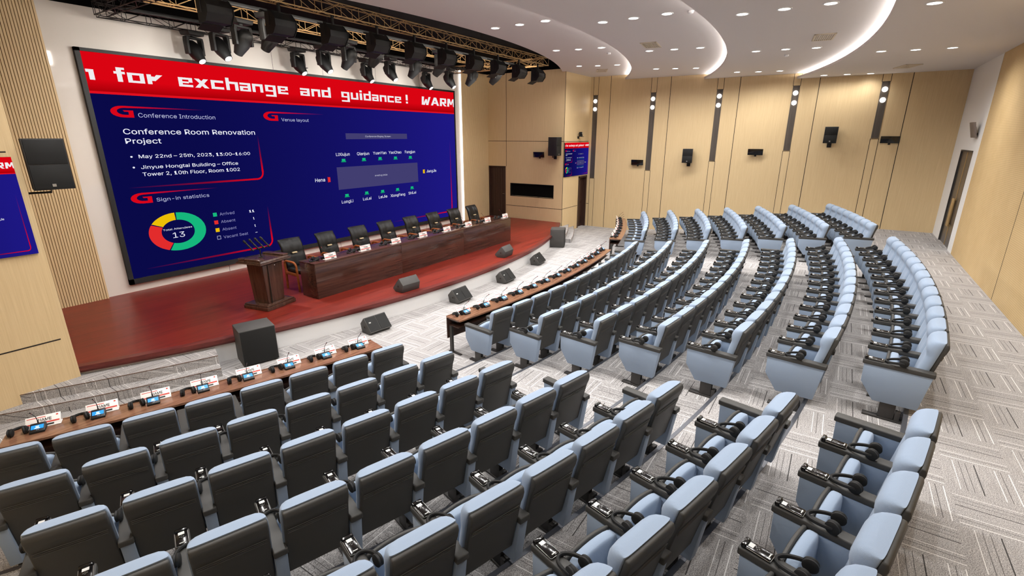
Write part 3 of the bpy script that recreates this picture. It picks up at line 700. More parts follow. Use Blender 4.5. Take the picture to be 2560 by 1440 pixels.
def seat_spec():
    """(row, block name, nearest-first index, seat arc centre, row step, last)"""
    for k in range(1, 8):
        st = .493 if k == 7 else .506
        for i in range(13): yield k, 'middle', i, .04 + (i - 6) * st, i == 12
        for j in range(8): yield k, 'nearest', j, NEAR0[k] - (7 - j + .5) * (.493 if k == 7 else .501), j == 7
        f0 = FAR0[k]
        for j in range(8): yield k, 'farthest', j, f0 + (j + .5) * st, j == 7
for k, blk, i, arc, last in seat_spec():
    R = RK(k); p, th = polar(R, arc); rad = Vector((math.sin(th), -math.cos(th), 0)); tn = Vector((math.cos(th), math.sin(th), 0)); z = Vector((0, 0, ZK(k)))
    c = Vector((XC, YC, 0)) + rad * (R + .3) + z
    if any(seen(c + tn * a + rad * b + Vector((0, 0, h)), 20) for a in (-.28, 0, .28) for b in (-.3, 0, .3, .36) for h in (0, .35, .65, 1.05)):
        s = copy_tree(SEATX if last else SEAT); s.location = c; s.rotation_euler.z = th
        tag(s, 'grey-blue auditorium seat, %s row from the stage, %s block, %s from its near end' % (ORD[k - 1], blk, ORD[i]), 'seat', 'folding seats of the %s block' % blk)
    if k == 1: continue
    arms = [(-.2525, i)] + ([(.2525, i + 1)] if last and blk == 'middle' and k >= 6 else [])
    for ax, n in arms:
        for src, off, dx, what, cat, nm in ((RECV, .207, 0, 'black handheld receiver on armrest', 'receiver', 'receivers on the armrests'), (HEAD, -.035, .018, 'black headphones lying on armrest', 'headphones', 'headphones on the armrests')):
            q = c + tn * (ax + dx) - rad * off + Vector((0, 0, .6305))
            if not seen(q, 70): continue
            o = copy_tree(src); o.location = q; o.rotation_euler.z = th + (random.uniform(-.03, .03) if src is RECV else random.uniform(-.06, .02))
            tag(o, '%s, %s row from stage, %s block, %s from near end' % (what, ORD[k - 1], blk, ORD[n]), cat, nm)
# ================================================================== FRONT DESKS
def desk(name, a0, a1, lab):
    root = empty(name, lab, 'desk', 'curved desks in front of the first row'); p, th = polar(R1 - .25, (a0 + a1) / 2, R1); root.location = p
    def part(bm, n, m): o = finish(bm, n, m, root, smooth=True, ang=.5); o.data.transform(Matrix.Translation(-p)); return o
    A0, A1 = a0 / R1, a1 / R1
    bm = bmesh.new(); arc_solid(bm, XC, YC, R1 - .425, R1 - .075, .635, .66, A0, A1, 40); part(bm, 'desktop', 'desk')
    bm = bmesh.new(); arc_solid(bm, XC, YC, R1 - .43, R1 - .415, .66, .668, A0, A1, 40); part(bm, 'rear_lip', 'desk')
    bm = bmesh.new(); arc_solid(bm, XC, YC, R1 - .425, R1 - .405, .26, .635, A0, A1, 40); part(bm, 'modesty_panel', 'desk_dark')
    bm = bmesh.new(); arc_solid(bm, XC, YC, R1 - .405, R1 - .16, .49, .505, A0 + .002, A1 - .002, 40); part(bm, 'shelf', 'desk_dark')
    n = 3 if a1 - a0 < 5 else 5
    for i in range(n):
        a = (a0 + .05 + (a1 - a0 - .1) * i / (n - 1)) / R1
        bm = bmesh.new()
        for r, w in ((-.36, .03),):
            c = Vector((XC + (R1 + r) * math.sin(a), YC - (R1 + r) * math.cos(a), 0)); mt = Matrix.Translation(c) @ Matrix.Rotation(a, 4, 'Z')
            box(bm, -.02, .02, -w, w, .02, .49, mtx=mt); box(bm, -.022, .022, -.23, .06, 0, .022, mtx=mt); box(bm, -.02, .02, -.2, .04, .6, .635, mtx=mt)
        part(bm, 'leg', 'leg')
    return root
desk('conference_desk', -8.83, -4.79, 'long brown curved desk in front of the first row, nearest block')
desk('conference_desk', -3.32, 3.25, 'long brown curved desk in front of the first row, middle block')
desk('conference_desk', 4.76, 8.85, 'long brown curved desk in front of the first row, farthest block')
def make_plate(lean=42):
    """acrylic name plate leaning back, printed card on the face; local -y looks to the reader"""
    root = empty('name_plate'); tl = Matrix.Translation((0, 0, .004)) @ Matrix.Rotation(-math.radians(lean), 4, 'X')
    bm = bmesh.new(); box(bm, -.142, .142, -.004, .004, 0, .125, bev=.002, mtx=tl); box(bm, -.142, .142, -.012, .085, 0, .008, bev=.002); finish(bm, 'card_holder', 'paper', root)
    bm = bmesh.new(); box(bm, -.13, .02, -.0052, -.003, .102, .109, mtx=tl); box(bm, -.13, .13, -.0052, -.003, .034, .049, mtx=tl); box(bm, .105, .122, -.0052, -.003, .098, .112, mtx=tl); finish(bm, 'red_bars', 'redink', root, smooth=False)
    vs, fs = text_tris('NAME', .012); w = max(v[0] for v in vs); me = bmesh.new(); q = [me.verts.new(tl @ Vector(((v[0] / w - .5) * .11 + .012, -.0062, .06 + v[1] / CAPH * .031))) for v in vs]
    for f in fs: me.faces.new([q[i] for i in f])
    finish(me, 'lettering', 'ink', root, smooth=False)
    bm = bmesh.new(); box(bm, .01, .085, -.0075, -.003, .006, .022, mtx=tl); finish(bm, 'label_slot', 'black', root, smooth=False)
    return root
def make_mic():
    """discussion unit: wedge with touch screen and goose neck; local -y looks to the speaker"""
    root = empty('conference_microphone')
    bm = bmesh.new(); prism(bm, [(-.062, 0), (.06, 0), (.06, .062), (.04, .066), (-.062, .022)], -.062, .062, 'x', 0, .005, 2); finish(bm, 'base', 'black', root)
    n = Vector((0, -.4, .92)).normalized(); u = Vector((0, .92, .4)).normalized(); o0 = Vector((0, -.062, .022))
    def quad(bm, x0, x1, a, b, h): 
        vs = [bm.verts.new(o0 + u * t + n * h + Vector((x, 0, 0))) for x, t in ((x0, a), (x1, a), (x1, b), (x0, b))]; bm.faces.new(vs)
    bm = bmesh.new(); quad(bm, -.05, .05, .032, .085, .0022); finish(bm, 'touch_screen', 'bluelcd', root, smooth=False)
    bm = bmesh.new(); quad(bm, -.022, .022, .038, .046, .003); quad(bm, -.012, .012, .046, .053, .003); quad(bm, -.014, .014, .06, .072, .003); finish(bm, 'screen_icon', 'whitelcd', root, smooth=False)
    bm = bmesh.new(); quad(bm, -.004, .002, .018, .023, .003); quad(bm, .008, .014, .018, .023, .003); finish(bm, 'buttons', 'lcd', root, smooth=False)
    bm = bmesh.new(); quad(bm, -.018, -.012, .018, .023, .003); finish(bm, 'mute_button', 'acrylic_red', root, smooth=False)
    bm = bmesh.new(); tube(bm, [(0, .05, .06), (0, .048, .10), (0, .03, .145), (0, -.04, .21), (0, -.07, .235)], [.007, .004, .0035, .0035, .0035], 8); ne = finish(bm, 'gooseneck', 'black', root)
    bm = bmesh.new(); tube(bm, [(0, -.062, .228), (0, -.075, .239)], .0055, 10); finish(bm, 'light_ring', 'acrylic_red', ne)
    bm = bmesh.new(); tube(bm, [(0, -.075, .239), (0, -.09, .252), (0, -.094, .255)], [.006, .006, .002], 10); finish(bm, 'capsule', 'black', ne)
    return root
PLATE, PLATE2, MIC = make_plate(), make_plate(14), make_mic()
for blk, c0, n in (('nearest', -4.80 - 7.5 * .501, 8), ('middle', .04 - 6 * .506, 13), ('farthest', 4.91 + .5 * .506, 8)):
    for i in range(n):
        arc = c0 + i * (.501 if blk == 'nearest' else .506)
        for src, dr, da, z, lab, cat, g in ((PLATE, -.335, .03, .66, 'white name plate on the first row desk', 'name plate', 'name plates on the desks'), (MIC, -.275, .0, .66, 'black microphone unit with blue screen on first row desk', 'microphone', 'microphone units on the desks'), (HEAD, -.275, -.155, .66, 'black headphones on the first row desk', 'headphones', 'headphones on the desks')):
            p, th = polar(R1 + dr, arc + da, R1)
            if not seen(p + Vector((0, 0, z)), 60): continue
            o = copy_tree(src); o.location = p + Vector((0, 0, z + .0005)); o.rotation_euler.z = th + (random.uniform(-.12, .12) + .1 if src is HEAD else 0)
            tag(o, '%s, %s block, %s from near end' % (lab, blk, ORD[i]), cat, g)
# ================================================================== STAGE FURNITURE
t = empty('stage_table', 'long dark walnut head table on the red stage', 'table', loc=(9.4, 8.8, ZS))
bm = bmesh.new(); box(bm, -3.61, 3.56, -.25, .27, .715, .745, bev=.004); finish(bm, 'table_top', 'walnut', t)
bm = bmesh.new()
for i in range(3): box(bm, -3.605 + i * 2.387, -3.605 + i * 2.387 + 2.381, -.245, -.22, 0, .715, bev=.002)
finish(bm, 'front_panel', 'walnut', t)
for x in (-3.605, 3.53): bm = bmesh.new(); box(bm, x, x + .025, -.22, .265, 0, .715, bev=.002); finish(bm, 'end_panel', 'walnut', t)
def make_chair():
    r = empty('conference_chair')                                # faces -y
    bm = bmesh.new(); NU, NV = 22, 16; F = []; B = []
    for j in range(NV + 1):
        v = j / NV; fr = []; br = []
        for i in range(NU + 1):
            u = -1 + 2 * i / NU; e = (1 - abs(u) ** 6) ** .4 * (1 - abs(2 * v - 1) ** 8) ** .4
            d = .055 + .018 * sm(.8, 1, v) + .012 * math.sin(PI * abs(u))
            if abs(u) < .4: d += .006 * math.cos(u * 28) * math.exp(-((v - .9) / .22) ** 2) + .005 * math.cos(u * 24 + 1) * math.exp(-((v - .25) / .18) ** 2)
            d -= .022 * math.exp(-((v - .52) / .035) ** 2) * (.5 + .5 * sm(.9, .3, abs(u)))
            if abs(u) > .45: d -= .012 * math.exp(-((abs(u) - .52) / .05) ** 2)
            h = .42 + .62 * v; y = .235 + .17 * v + .05 * sm(.75, 1, v) + .03 * (abs(u) ** 2 - .5) * -1
            x = u * .265 * (1 - .06 * sm(.3, 0, v))
            fr.append(bm.verts.new((x, y - d * e, h))); br.append(bm.verts.new((x, y + .045 * e, h)))
        F.append(fr); B.append(br)
    for j in range(NV):
        for i in range(NU): bm.faces.new((F[j][i], F[j][i + 1], F[j + 1][i + 1], F[j + 1][i])); bm.faces.new((B[j][i], B[j + 1][i], B[j + 1][i + 1], B[j][i + 1]))
    bmesh.ops.remove_doubles(bm, verts=bm.verts[:], dist=1e-4); bmesh.ops.recalc_face_normals(bm, faces=bm.faces[:])
    bk = finish(bm, 'backrest', 'leather', r, ang=1.4)
    bm = bmesh.new(); box(bm, -.055, .055, .235, .275, .735, .76, bev=.004); finish(bm, 'label_strip', mat('cream_tag', (214, 190, 150), .5) if 'cream' not in M else 'cream', bk)
    bm = bmesh.new(); box(bm, -.245, .245, -.27, .24, .36, .46, bev=.04, seg=4); finish(bm, 'seat', 'leather', r, ang=1.2)
    for s in (-1, 1):
        x = s * .285; a = []
        bm = bmesh.new()
        pts = [(-.24, 0), (-.225, .40), (-.215, .55), (-.19, .60), (-.13, .625), (.15, .625), (.2, .6), (.215, .55), (.2, .4), (.215, 0)]
        tube(bm, [(x, y, z) for y, z in pts], .024, 10); finish(bm, 'arm_frame', 'chair_wood', r)
        bm = bmesh.new(); box(bm, x - .018, x + .018, -.22, .2, .33, .39, bev=.004); finish(bm, 'side_rail', 'chair_wood', r)
    return r
CH = make_chair()
for i in range(8):
    o = CH if i == 0 else copy_tree(CH)
    o.location = (6.2 + .937 * i, 9.58, ZS); o.rotation_euler.z = math.radians((-2, 2, -1, 1, 0, 2, -1, 1)[i])
    tag(o, 'black leather armchair with wooden arms behind the stage table, %s from the lectern' % ORD[i], 'chair', 'armchairs behind the stage table')
for i in range(8):
    x = 6.265 + .935 * i
    for src, dx, y, rz, lab, cat, g in ((PLATE2, 0, 8.655, 0, 'white name plate on the stage table', 'name plate', 'name plates on the stage table'), (MIC, -.06, 8.78, PI, 'black microphone unit on the stage table', 'microphone', 'microphone units on the stage table'), (HEAD, -.27, 8.80, PI / 2 + .3, 'black headphones on the stage table', 'headphones', 'headphones on the stage table')):
        o = copy_tree(src); o.location = (x + dx, y, ZS + .7455); o.rotation_euler.z = rz + (random.uniform(-.1, .1) if src is HEAD else 0)
        tag(o, '%s, %s from the lectern' % (lab, ORD[i]), cat, g)
# lectern
le = empty('lectern', 'dark walnut lectern with tapered column at the left of the stage', 'lectern', loc=(5.07, 9.08, ZS), rz=math.radians(12))
bm = bmesh.new(); box(bm, -.35, .35, -.31, .31, 0, .07, bev=.008); box(bm, -.335, .335, -.295, .295, .07, .1, bev=.008); finish(bm, 'plinth', 'walnut_v', le)
bm = bmesh.new()
def frus(bm, w0, w1, d0, d1, z0, z1, y=0, mi=0):
    t = bmesh.new(); v = [t.verts.new(p) for p in ((-w0, y - d0, z0), (w0, y - d0, z0), (w0, y + d0, z0), (-w0, y + d0, z0), (-w1, y - d1, z1), (w1, y - d1, z1), (w1, y + d1, z1), (-w1, y + d1, z1))]
    for f in ((0, 1, 5, 4), (1, 2, 6, 5), (2, 3, 7, 6), (3, 0, 4, 7), (4, 5, 6, 7), (3, 2, 1, 0)): t.faces.new([v[i] for i in f])
    bmesh.ops.bevel(t, geom=t.edges[:], offset=.006, segments=2, affect='EDGES'); merge(bm, t, mi)
frus(bm, .2, .24, .18, .2, .1, .86); box(bm, -.13, -.122, -.215, -.17, .1, .85, 1); finish(bm, 'column', ['walnut_v', 'groove'], le)
bm = bmesh.new(); lathe(bm, [(.013, 0), (.013, .012), (.006, .016)], 12, 0, Matrix.Translation((.04, -.2, .82)) @ Matrix.Rotation(PI / 2, 4, 'X')); finish(bm, 'knob', 'chrome', le)
bm = bmesh.new(); frus(bm, .25, .35, .21, .29, .86, .9); frus(bm, .37, .37, .31, .31, .9, .935); frus(bm, .35, .33, .29, .27, .935, .965); finish(bm, 'top', 'walnut_v', le)
for s in (-1, 1): bm = bmesh.new(); box(bm, *sorted((s * .22, s * .345)), -.27, .27, .965, 1.0, bev=.008); finish(bm, 'side_rail', 'walnut_v', le)
mst = empty('microphone_stand', 'black bracket with four microphones on top of the lectern', 'microphone', loc=(5.07 - .02, 9.08 + .05, ZS + .9655), rz=math.radians(12))
bm = bmesh.new(); lathe(bm, [(.05, 0), (.05, .01), (.012, .016), (.012, .19)], 16); box(bm, -.22, .22, -.012, .012, .165, .18, bev=.003); finish(bm, 'stand', 'black', mst)
for i in range(4):
    x = -.19 + i * .127; bm = bmesh.new(); tube(bm, [(x, -.06, .17), (x, .0, .21), (x, .11, .30)], [.017, .017, .015], 12); h = finish(bm, 'microphone', 'black', mst)
    bm = bmesh.new(); tube(bm, [(x, .11, .30), (x, .12, .308), (x, .16, .34), (x, .172, .35)], [.018, .022, .022, .012], 14); finish(bm, 'grille', 'grille', h)
# ------------------------------------------------------------------ loudspeakers
def wedge(loc, rz, lab, grp, w=.28):
    r = empty('stage_monitor', lab, 'loudspeaker', grp, loc, rz)    # baffle looks to +y and up
    w *= .86
    P = [(-.13, 0), (.09, 0), (.172, .06), (-.05, .31), (-.172, .172)]
    bm = bmesh.new(); prism(bm, P, -w, w, 'x', 0, .008, 2); cbt = finish(bm, 'cabinet', 'cab', r)
    a, b = Vector((0, .172, .06)), Vector((0, -.05, .31)); u = (b - a).normalized(); n = Vector((0, u.z, -u.y))
    bm = bmesh.new()
    for x0, x1 in ((-w + .012, -.008), (.008, w - .012)):
        vs = []
        for x, tt in ((x0, .02), (x1, .02), (x1, (b - a).length - .02), (x0, (b - a).length - .02)): vs.append(a + u * tt + Vector((x, 0, 0)))
        t = bmesh.new(); lo = [t.verts.new(v - n * .002) for v in vs]; hi = [t.verts.new(v + n * .008) for v in vs]; t.faces.new(hi); t.faces.new(lo[::-1])
        for i in range(4): t.faces.new((lo[i], lo[(i + 1) % 4], hi[(i + 1) % 4], hi[i]))
        bmesh.ops.recalc_face_normals(t, faces=t.faces[:]); merge(bm, t)
    finish(bm, 'grille', 'grille', r, smooth=False)
    bm = bmesh.new(); c = a + u * .2 + n * .0085; box(bm, w * .62, w * .62 + .04, c.y - .008, c.y + .008, c.z - .008, c.z + .012); finish(bm, 'badge', 'lcd', r, smooth=False)
    for s in (-1, 1):
        bm = bmesh.new(); lathe(bm, [(.05, 0), (.05, .004), (.022, .006)], 20, 0, Matrix.Translation((s * w, -.02, .135)) @ Matrix.Rotation(s * PI / 2, 4, 'Y')); pl = finish(bm, 'pole_socket', 'cab', r)
        bm = bmesh.new(); lathe(bm, [(.022, 0), (.022, .0085)], 16, 0, Matrix.Translation((s * w, -.02, .135)) @ Matrix.Rotation(s * PI / 2, 4, 'Y')); finish(bm, 'socket_hole', 'groove', pl)
    return r
G1, G2 = 'wedge monitors on the carpet', 'wedge monitors on the stage'
wedge((5.96, 7.06, 0), PI + .0 + -.12, 'black wedge monitor on the carpet, nearest to the subwoofer', G1)
wedge((8.27, 6.84, 0), PI - .02, 'black wedge monitor on the carpet, second from the near end', G1)
wedge((10.15, 6.85, 0), PI + .06, 'black wedge monitor on the carpet, third from the near end', G1)
wedge((12.22, 7.10, 0), PI + .16, 'black wedge monitor on the carpet, farthest from the camera', G1)
wedge((7.27, 7.52, ZS + .0005), -.08, 'dark grey wedge monitor standing on the near half of the stage', G2)
wedge((11.06, 7.52, ZS + .0005), .1, 'dark grey wedge monitor standing on the far half of the stage', G2)
def sub(loc, rz, lab, w, d, h):
    r = empty('subwoofer', lab, 'loudspeaker', 'subwoofers in front of the stage', loc, rz)
    bm = bmesh.new(); box(bm, -w, w, -d, d, .02, h, bev=.006); finish(bm, 'cabinet', 'cab', r)
    bm = bmesh.new(); box(bm, -w + .01, w - .01, -d - .012, -d + .002, .03, h - .008, bev=.003); finish(bm, 'grille', 'grille', r)
    for x in (-w + .06, w - .06):
        for y in (-d + .06, d - .06): bm = bmesh.new(); lathe(bm, [(.025, 0), (.025, .022)], 12, 0, Matrix.Translation((x, y, 0))); finish(bm, 'foot', 'black', r)
sub((3.985, 7.765, 0), -.29, 'large black subwoofer box on the carpet beside the near steps', .27, .235, .615)
sub((14.72, 7.78, 0), .42, 'large dark grey subwoofer box at the far end of the stage', .27, .235, .615)
def wall_speaker(loc, rz, lab, w, h, d, badge=True):
    """box speaker looking to -y, on a bracket below; origin at the wall side (y=0 at the back)"""
    r = empty('wall_speaker', lab, 'loudspeaker', 'black loudspeakers on the walls', loc, rz)
    bm = bmesh.new(); prism(bm, [(-w, -d), (w, -d), (w * .72, 0), (-w * .72, 0)], 0, h, 'z', 0, .006, 2); finish(bm, 'cabinet', 'cab_dark', r)
    bm = bmesh.new(); box(bm, -w + .015, w - .015, -d - .008, -d + .002, .015, h * .5 - .008, bev=.002); box(bm, -w + .015, w - .015, -d - .008, -d + .002, h * .5 + .008, h - .015, bev=.002); finish(bm, 'grille', 'grille', r)
    bm = bmesh.new(); box(bm, -.02, .02, -d - .011, -d - .006, .04, .075); finish(bm, 'badge', 'silver', r, smooth=False)
    return r
def bracket(r, pts, rad=.012, plate=None):
    bm = bmesh.new(); tube(bm, pts, rad, 8)
    if plate: box(bm, *plate)
    finish(bm, 'bracket', 'fixture', r, smooth=False)
r = wall_speaker((2.19, 9.02, 2.93), 0, 'black loudspeaker mounted on the fluted wall at the left of the big screen', .215, .65, .32)
bracket(r, [(-.25, 0, -.05), (.02, -.05, -.05), (.02, -.05, .01)], .014, (-.262, -.24, -.05, .05, -.12, .05))
r = wall_speaker((16.62, 9.22, 2.93), -.0, 'black loudspeaker on the stage side wall beside the small screen', .19, .66, .38)
bracket(r, [(.25, -.1, -.06), (.0, -.12, -.06), (.0, -.12, .01)], .014, (.24, .262, -.16, -.04, -.13, .02))
for y, z, lab in ((4.73, 2.70, 'black loudspeaker on the right wall, lower one between two wall lights'), (.46, 3.41, 'black loudspeaker on the right wall, upper one near the back')):
    r = wall_speaker((18.99, y, z), -PI / 2, lab, .18, .49, .22); r.location.x = 18.93
    bracket(r, [(0, .075, -.07), (0, -.1, -.05), (0, -.1, .01)], .014, (-.06, .06, .065, .08, -.13, .02))
def ir_panel(loc, rz, lab, tilt=.12, mat_='gloss_black', w=.235, h=.20):
    r = empty('infrared_radiator', lab, 'radiator panel', 'flat black panels on the walls', loc, rz)   # looks to -y
    T = Matrix.Translation((0, -.1, 0)) @ Matrix.Rotation(tilt, 4, 'X')
    bm = bmesh.new(); box(bm, -w, w, -.02, .015, -h / 2, h / 2, bev=.006, mtx=T); finish(bm, 'panel', mat_, r)
    bm = bmesh.new(); box(bm, -.05, .05, .015, .05, -.05, .06, bev=.004, mtx=T); finish(bm, 'heat_sink', 'fixture', r)
    bracket(r, [(0, -.07, -.05), (0, -.04, -.11), (0, -.003, -.11)], .012, (-.03, .03, -.01, .0, -.15, -.07))
for y, z, lab in ((6.64, 2.66, 'flat black panel on the right wall, nearest to the stage'), (2.545, 3.11, 'flat black panel on the right wall, middle of three'), (-1.06, 3.52, 'flat black panel on the right wall, nearest to the back corner')): ir_panel((XR, y, z), -PI / 2, lab)
ir_panel((SXR, 9.79, 2.95), -PI / 2, 'flat black panel on the stage side wall above the dark window')
ir_panel((16.35, YB, 3.76), PI + .06, 'grey flat panel seen from the side on the back wall above the door', .25, 'panel_grey', .2, .36)
def ptz(loc, rz, lab, inv=False):
    r = empty('ptz_camera', lab, 'camera', 'dome head cameras', loc, rz)
    s = -1 if inv else 1
    bm = bmesh.new(); box(bm, -.1, .1, -.2, .0, -.015, .0, bev=.003); box(bm, -.06, .06, -.01, 0, -.09, .0); finish(bm, 'bracket', 'fixture', r)
    bm = bmesh.new(); lathe(bm, [(.065, 0), (.07, .02), (.065, .05)], 20, 0, Matrix.Translation((0, -.11, 0))); finish(bm, 'base', 'fixture', r)
    for x in (-.066, .066): bm = bmesh.new(); box(bm, x - .012, x + .012, -.145, -.075, .045, .14, bev=.005); finish(bm, 'yoke_arm', 'fixture', r)
    bm = bmesh.new(); lathe(bm, [(.03, -.07), (.052, -.055), (.055, .04), (.045, .06)], 20, 0, Matrix.Translation((0, -.11, .11)) @ Matrix.Rotation(PI / 2, 4, 'X')); hd = finish(bm, 'camera_head', 'fixture', r)
    bm = bmesh.new(); lathe(bm, [(.036, .06), (.036, .066)], 20, 0, Matrix.Translation((0, -.11, .11)) @ Matrix.Rotation(PI / 2, 4, 'X')); finish(bm, 'lens', 'silver', hd)
ptz((18.05, YF, 3.62), 0, 'black camera on bracket above the small screen by the right side door')
ptz((8.63, YW, 5.33), 0, 'black camera on bracket above the top edge of the big screen')
# ================================================================== WALL LIGHTS, CEILING FITTINGS
for i, (y, b) in enumerate(zip(SCY, SCB)):
    r = empty('wall_light', 'tall dark wood wall light with two round lamps, %s from the stage' % ORD[i], 'wall light', 'tall wall lights on the right wall', (XR, y, b))
    bm = bmesh.new(); box(bm, -.012, .0, -.098, .098, .012, 5.15 - b); finish(bm, 'backboard', 'strip', r, smooth=False)
    for z in (4.94, 4.645):
        bm = bmesh.new(); lathe(bm, [(.07, 0), (.07, .02), (.06, .028)], 28, 0, Matrix.Translation((-.012, 0, z - b)) @ Matrix.Rotation(-PI / 2, 4, 'Y')); finish(bm, 'lamp', 'lamp', r)
def spot(name, loc, power, ang=150, rad=.07, parent=None, aim=None, col=(1, .985, .965), blend=.6):
    l = bpy.data.lights.new(name, 'SPOT'); l.energy = power; l.spot_size = math.radians(ang); l.spot_blend = blend; l.shadow_soft_size = rad; l.color = col
    o = bpy.data.objects.new(name, l); COL.objects.link(o); o.location = loc
    if aim is not None: o.rotation_euler = (Vector(aim) - Vector(loc)).to_track_quat('-Z', 'Y').to_euler()
    if parent is not None: o.parent = parent
    return o
bm = bmesh.new(); lathe(bm, [(.105, -.006), (.108, 0), (.08, .002)], 28); DLR = bm
def make_down():
    r = empty('downlight'); bm = bmesh.new(); t = bmesh.new(); n = 28
    rings = [[t.verts.new((rr * math.cos(k * 2 * PI / n), rr * math.sin(k * 2 * PI / n), z)) for k in range(n)] for rr, z in ((.112, 0), (.108, -.008), (.086, -.008), (.084, 0))]
    for i in range(3):
        for k in range(n): t.faces.new((rings[i][k], rings[i][(k + 1) % n], rings[i + 1][(k + 1) % n], rings[i + 1][k]))
    bmesh.ops.recalc_face_normals(t, faces=t.faces[:]); merge(bm, t); finish(bm, 'trim_ring', 'white', r)
    bm = bmesh.new(); lathe(bm, [(.085, -.004), (.085, -.001)], 28); finish(bm, 'lamp', 'lamp', r, smooth=False)
    return r
DOWN = make_down()
BN = ['first ceiling band', 'second ceiling band', 'third ceiling band', 'rear ceiling band']
DLX = [[9.55, 12.92, 16.1], [9.55, 13.31, 16.92], [9.56, 13.77, 17.8], [9.55, 14.19, 18.62]]
DLY = [[(6.70, 6.08, 5.47), (6.96, 6.38, 5.77), (7.78, 7.23, 6.63)], [(4.22, 3.62, 3.01), (4.53, 3.94, 3.35), (5.46, 4.92, 4.35)],
       [(1.77, 1.16, .54), (2.13, 1.52, .92), (3.2, 2.63, 2.06)], [(-.7, -1.3, -1.9), (-.3, -.9, -1.51), (.9, .32, -.25)]]
DXO = [[(0, 0, 0), (-.14, .02, .12), (-.22, .03, .2)], [(0, 0, 0), (-.11, 0, .12), (-.25, -.01, .25)], [(0, 0, 0), (-.1, -.03, .12), (-.22, .03, .18)], [(0, 0, 0), (-.14, .01, .12), (-.22, .04, .18)]]
PW = 142.0
for b in range(4):
    zc = BANDS[b][0]
    for g in range(3):
        for q in range(3):
            for side in (1, -1):
                if side == -1 and g == 0: continue
                x = DLX[b][g] + DXO[b][g][q]; x = x if side == 1 else 2 * 9.55 - x; y = DLY[b][g][q]
                if b == 3 and abs(x - 9.55) > 8.9: x = 9.55 + 8.9 * side + DXO[b][g][q] * side
                pos = Vector((x, y, zc))
                if seen(pos, 0):
                    o = copy_tree(DOWN); o.location = pos
                    tag(o, 'round downlight in the %s, %s group, %s from stage' % (BN[b], ('center', 'middle', 'wall side')[g], ORD[q]), 'downlight', 'round downlights in the ceiling'); par = o; lp = (0, 0, -.03)
                else: par = None; lp = (x, y, zc - .03)
                sp = spot('spot_lamp', lp, PW * (.25 if b == 3 and g == 2 else .7 if b == 2 and g == 2 else 1), 165, .07, par, blend=1.0)
def vent(loc, rz, lab):
    r = empty('air_vent', lab, 'air vent', 'cream air vents in the ceiling', loc, rz)
    bm = bmesh.new()
    for a, b, c, d in ((-.38, .38, -.19, -.15), (-.38, .38, .15, .19), (-.38, -.34, -.19, .19), (.34, .38, -.19, .19)): box(bm, a, b, c, d, -.015, 0, bev=.003)
    finish(bm, 'frame', 'vent', r)
    bm = bmesh.new()
    for i in range(8): box(bm, -.34, .34, -.135 + i * .036, -.115 + i * .036, -.012, -.002)
    finish(bm, 'slats', 'vent', r, smooth=False)
vent((17.33, 7.6, 5.83), .45, 'small cream air vent in the ceiling nearest to the stage corner')
vent((12.4, 4.23, 5.67), .15, 'cream air vent in the second ceiling band from the stage')
vent((12.53, .73, 5.52), .12, 'cream air vent in the third ceiling band from the stage')
vent((17.27, -1.0, 5.365), .3, 'cream air vent in the ceiling near the back corner')
for (x, y, z), lab in (((9.575, 2.61, 5.67), 'white smoke detector on the ceiling edge near the top of the photo'), ((13.93, 5.93, 5.83), 'small white smoke detector in the first ceiling band'), ((14.66, 1.58, 5.52), 'small white smoke detector in the third ceiling band')):
    bm = bmesh.new(); lathe(bm, [(.03, -.045), (.045, -.035), (.05, -.012), (.056, -.01), (.056, 0)], 20); o = finish(bm, 'smoke_detector', 'white'); o.location = (x, y, z); tag(o, lab, 'smoke detector', 'smoke detectors on the ceiling')
# ================================================================== LIGHTING TRUSS AND STAGE LIGHTS
tr = empty('lighting_truss', 'long metal lattice truss frame hanging above the stage', 'truss', loc=(9.4, 10.1, 5.73))
def beam(p0, p1, mt, name='truss_beam'):
    p0, p1 = Vector(p0), Vector(p1); d = (p1 - p0); ln = d.length; d.normalize(); sd = Vector((-d.y, d.x, 0)); W, H = .19, .215
    bm = bmesh.new(); n = round(ln / .42); P = lambda t, a, h: p0 + d * t + sd * a + Vector((0, 0, h))
    for a in (-W / 2, W / 2):
        for h in (0, H): tube(bm, [P(0, a, h), P(ln, a, h)], .011, 6)
    for i in range(n + 1):
        t = ln * i / n
        for a in (-W / 2, W / 2): tube(bm, [P(t, a, 0), P(t, a, H)], .006, 5)
        for h in (0, H): tube(bm, [P(t, -W / 2, h), P(t, W / 2, h)], .006, 5)
        if i < n:
            t2 = ln * (i + 1) / n
            for a in (-W / 2, W / 2): tube(bm, [P(t, a, 0 if i % 2 else H), P(t2, a, H if i % 2 else 0)], .006, 5)
            for h in (0, H): tube(bm, [P(t, -W / 2 if i % 2 else W / 2, h), P(t2, W / 2 if i % 2 else -W / 2, h)], .006, 5)
    o = finish(bm, name, mt, tr); o.data.transform(Matrix.Translation((-9.4, -10.1, -5.73))); return o
X0, X1 = 4.27, 14.58
beam((X0, 8.30, 5.73), (X1, 8.30, 5.73), 'truss_lit'); beam((X0, 9.97, 5.73), (X1, 9.97, 5.73), 'truss_lit'); beam((X0, 11.95, 5.73), (X1, 11.95, 5.73), 'truss_unlit')
beam((X0, 8.4, 5.73), (X0, 11.85, 5.73), 'truss_unlit'); beam((X1 - .1, 8.4, 5.73), (X1 - .1, 11.85, 5.73), 'truss_lit')
for y in (9.1, 11.05):
    bm = bmesh.new(); box(bm, X0 - 9.4, X1 - 9.4, y - .03 - 10.1, y + .03 - 10.1, .0, .06, bev=.006); finish(bm, 'batten', 'fixture', tr)
bm = bmesh.new()
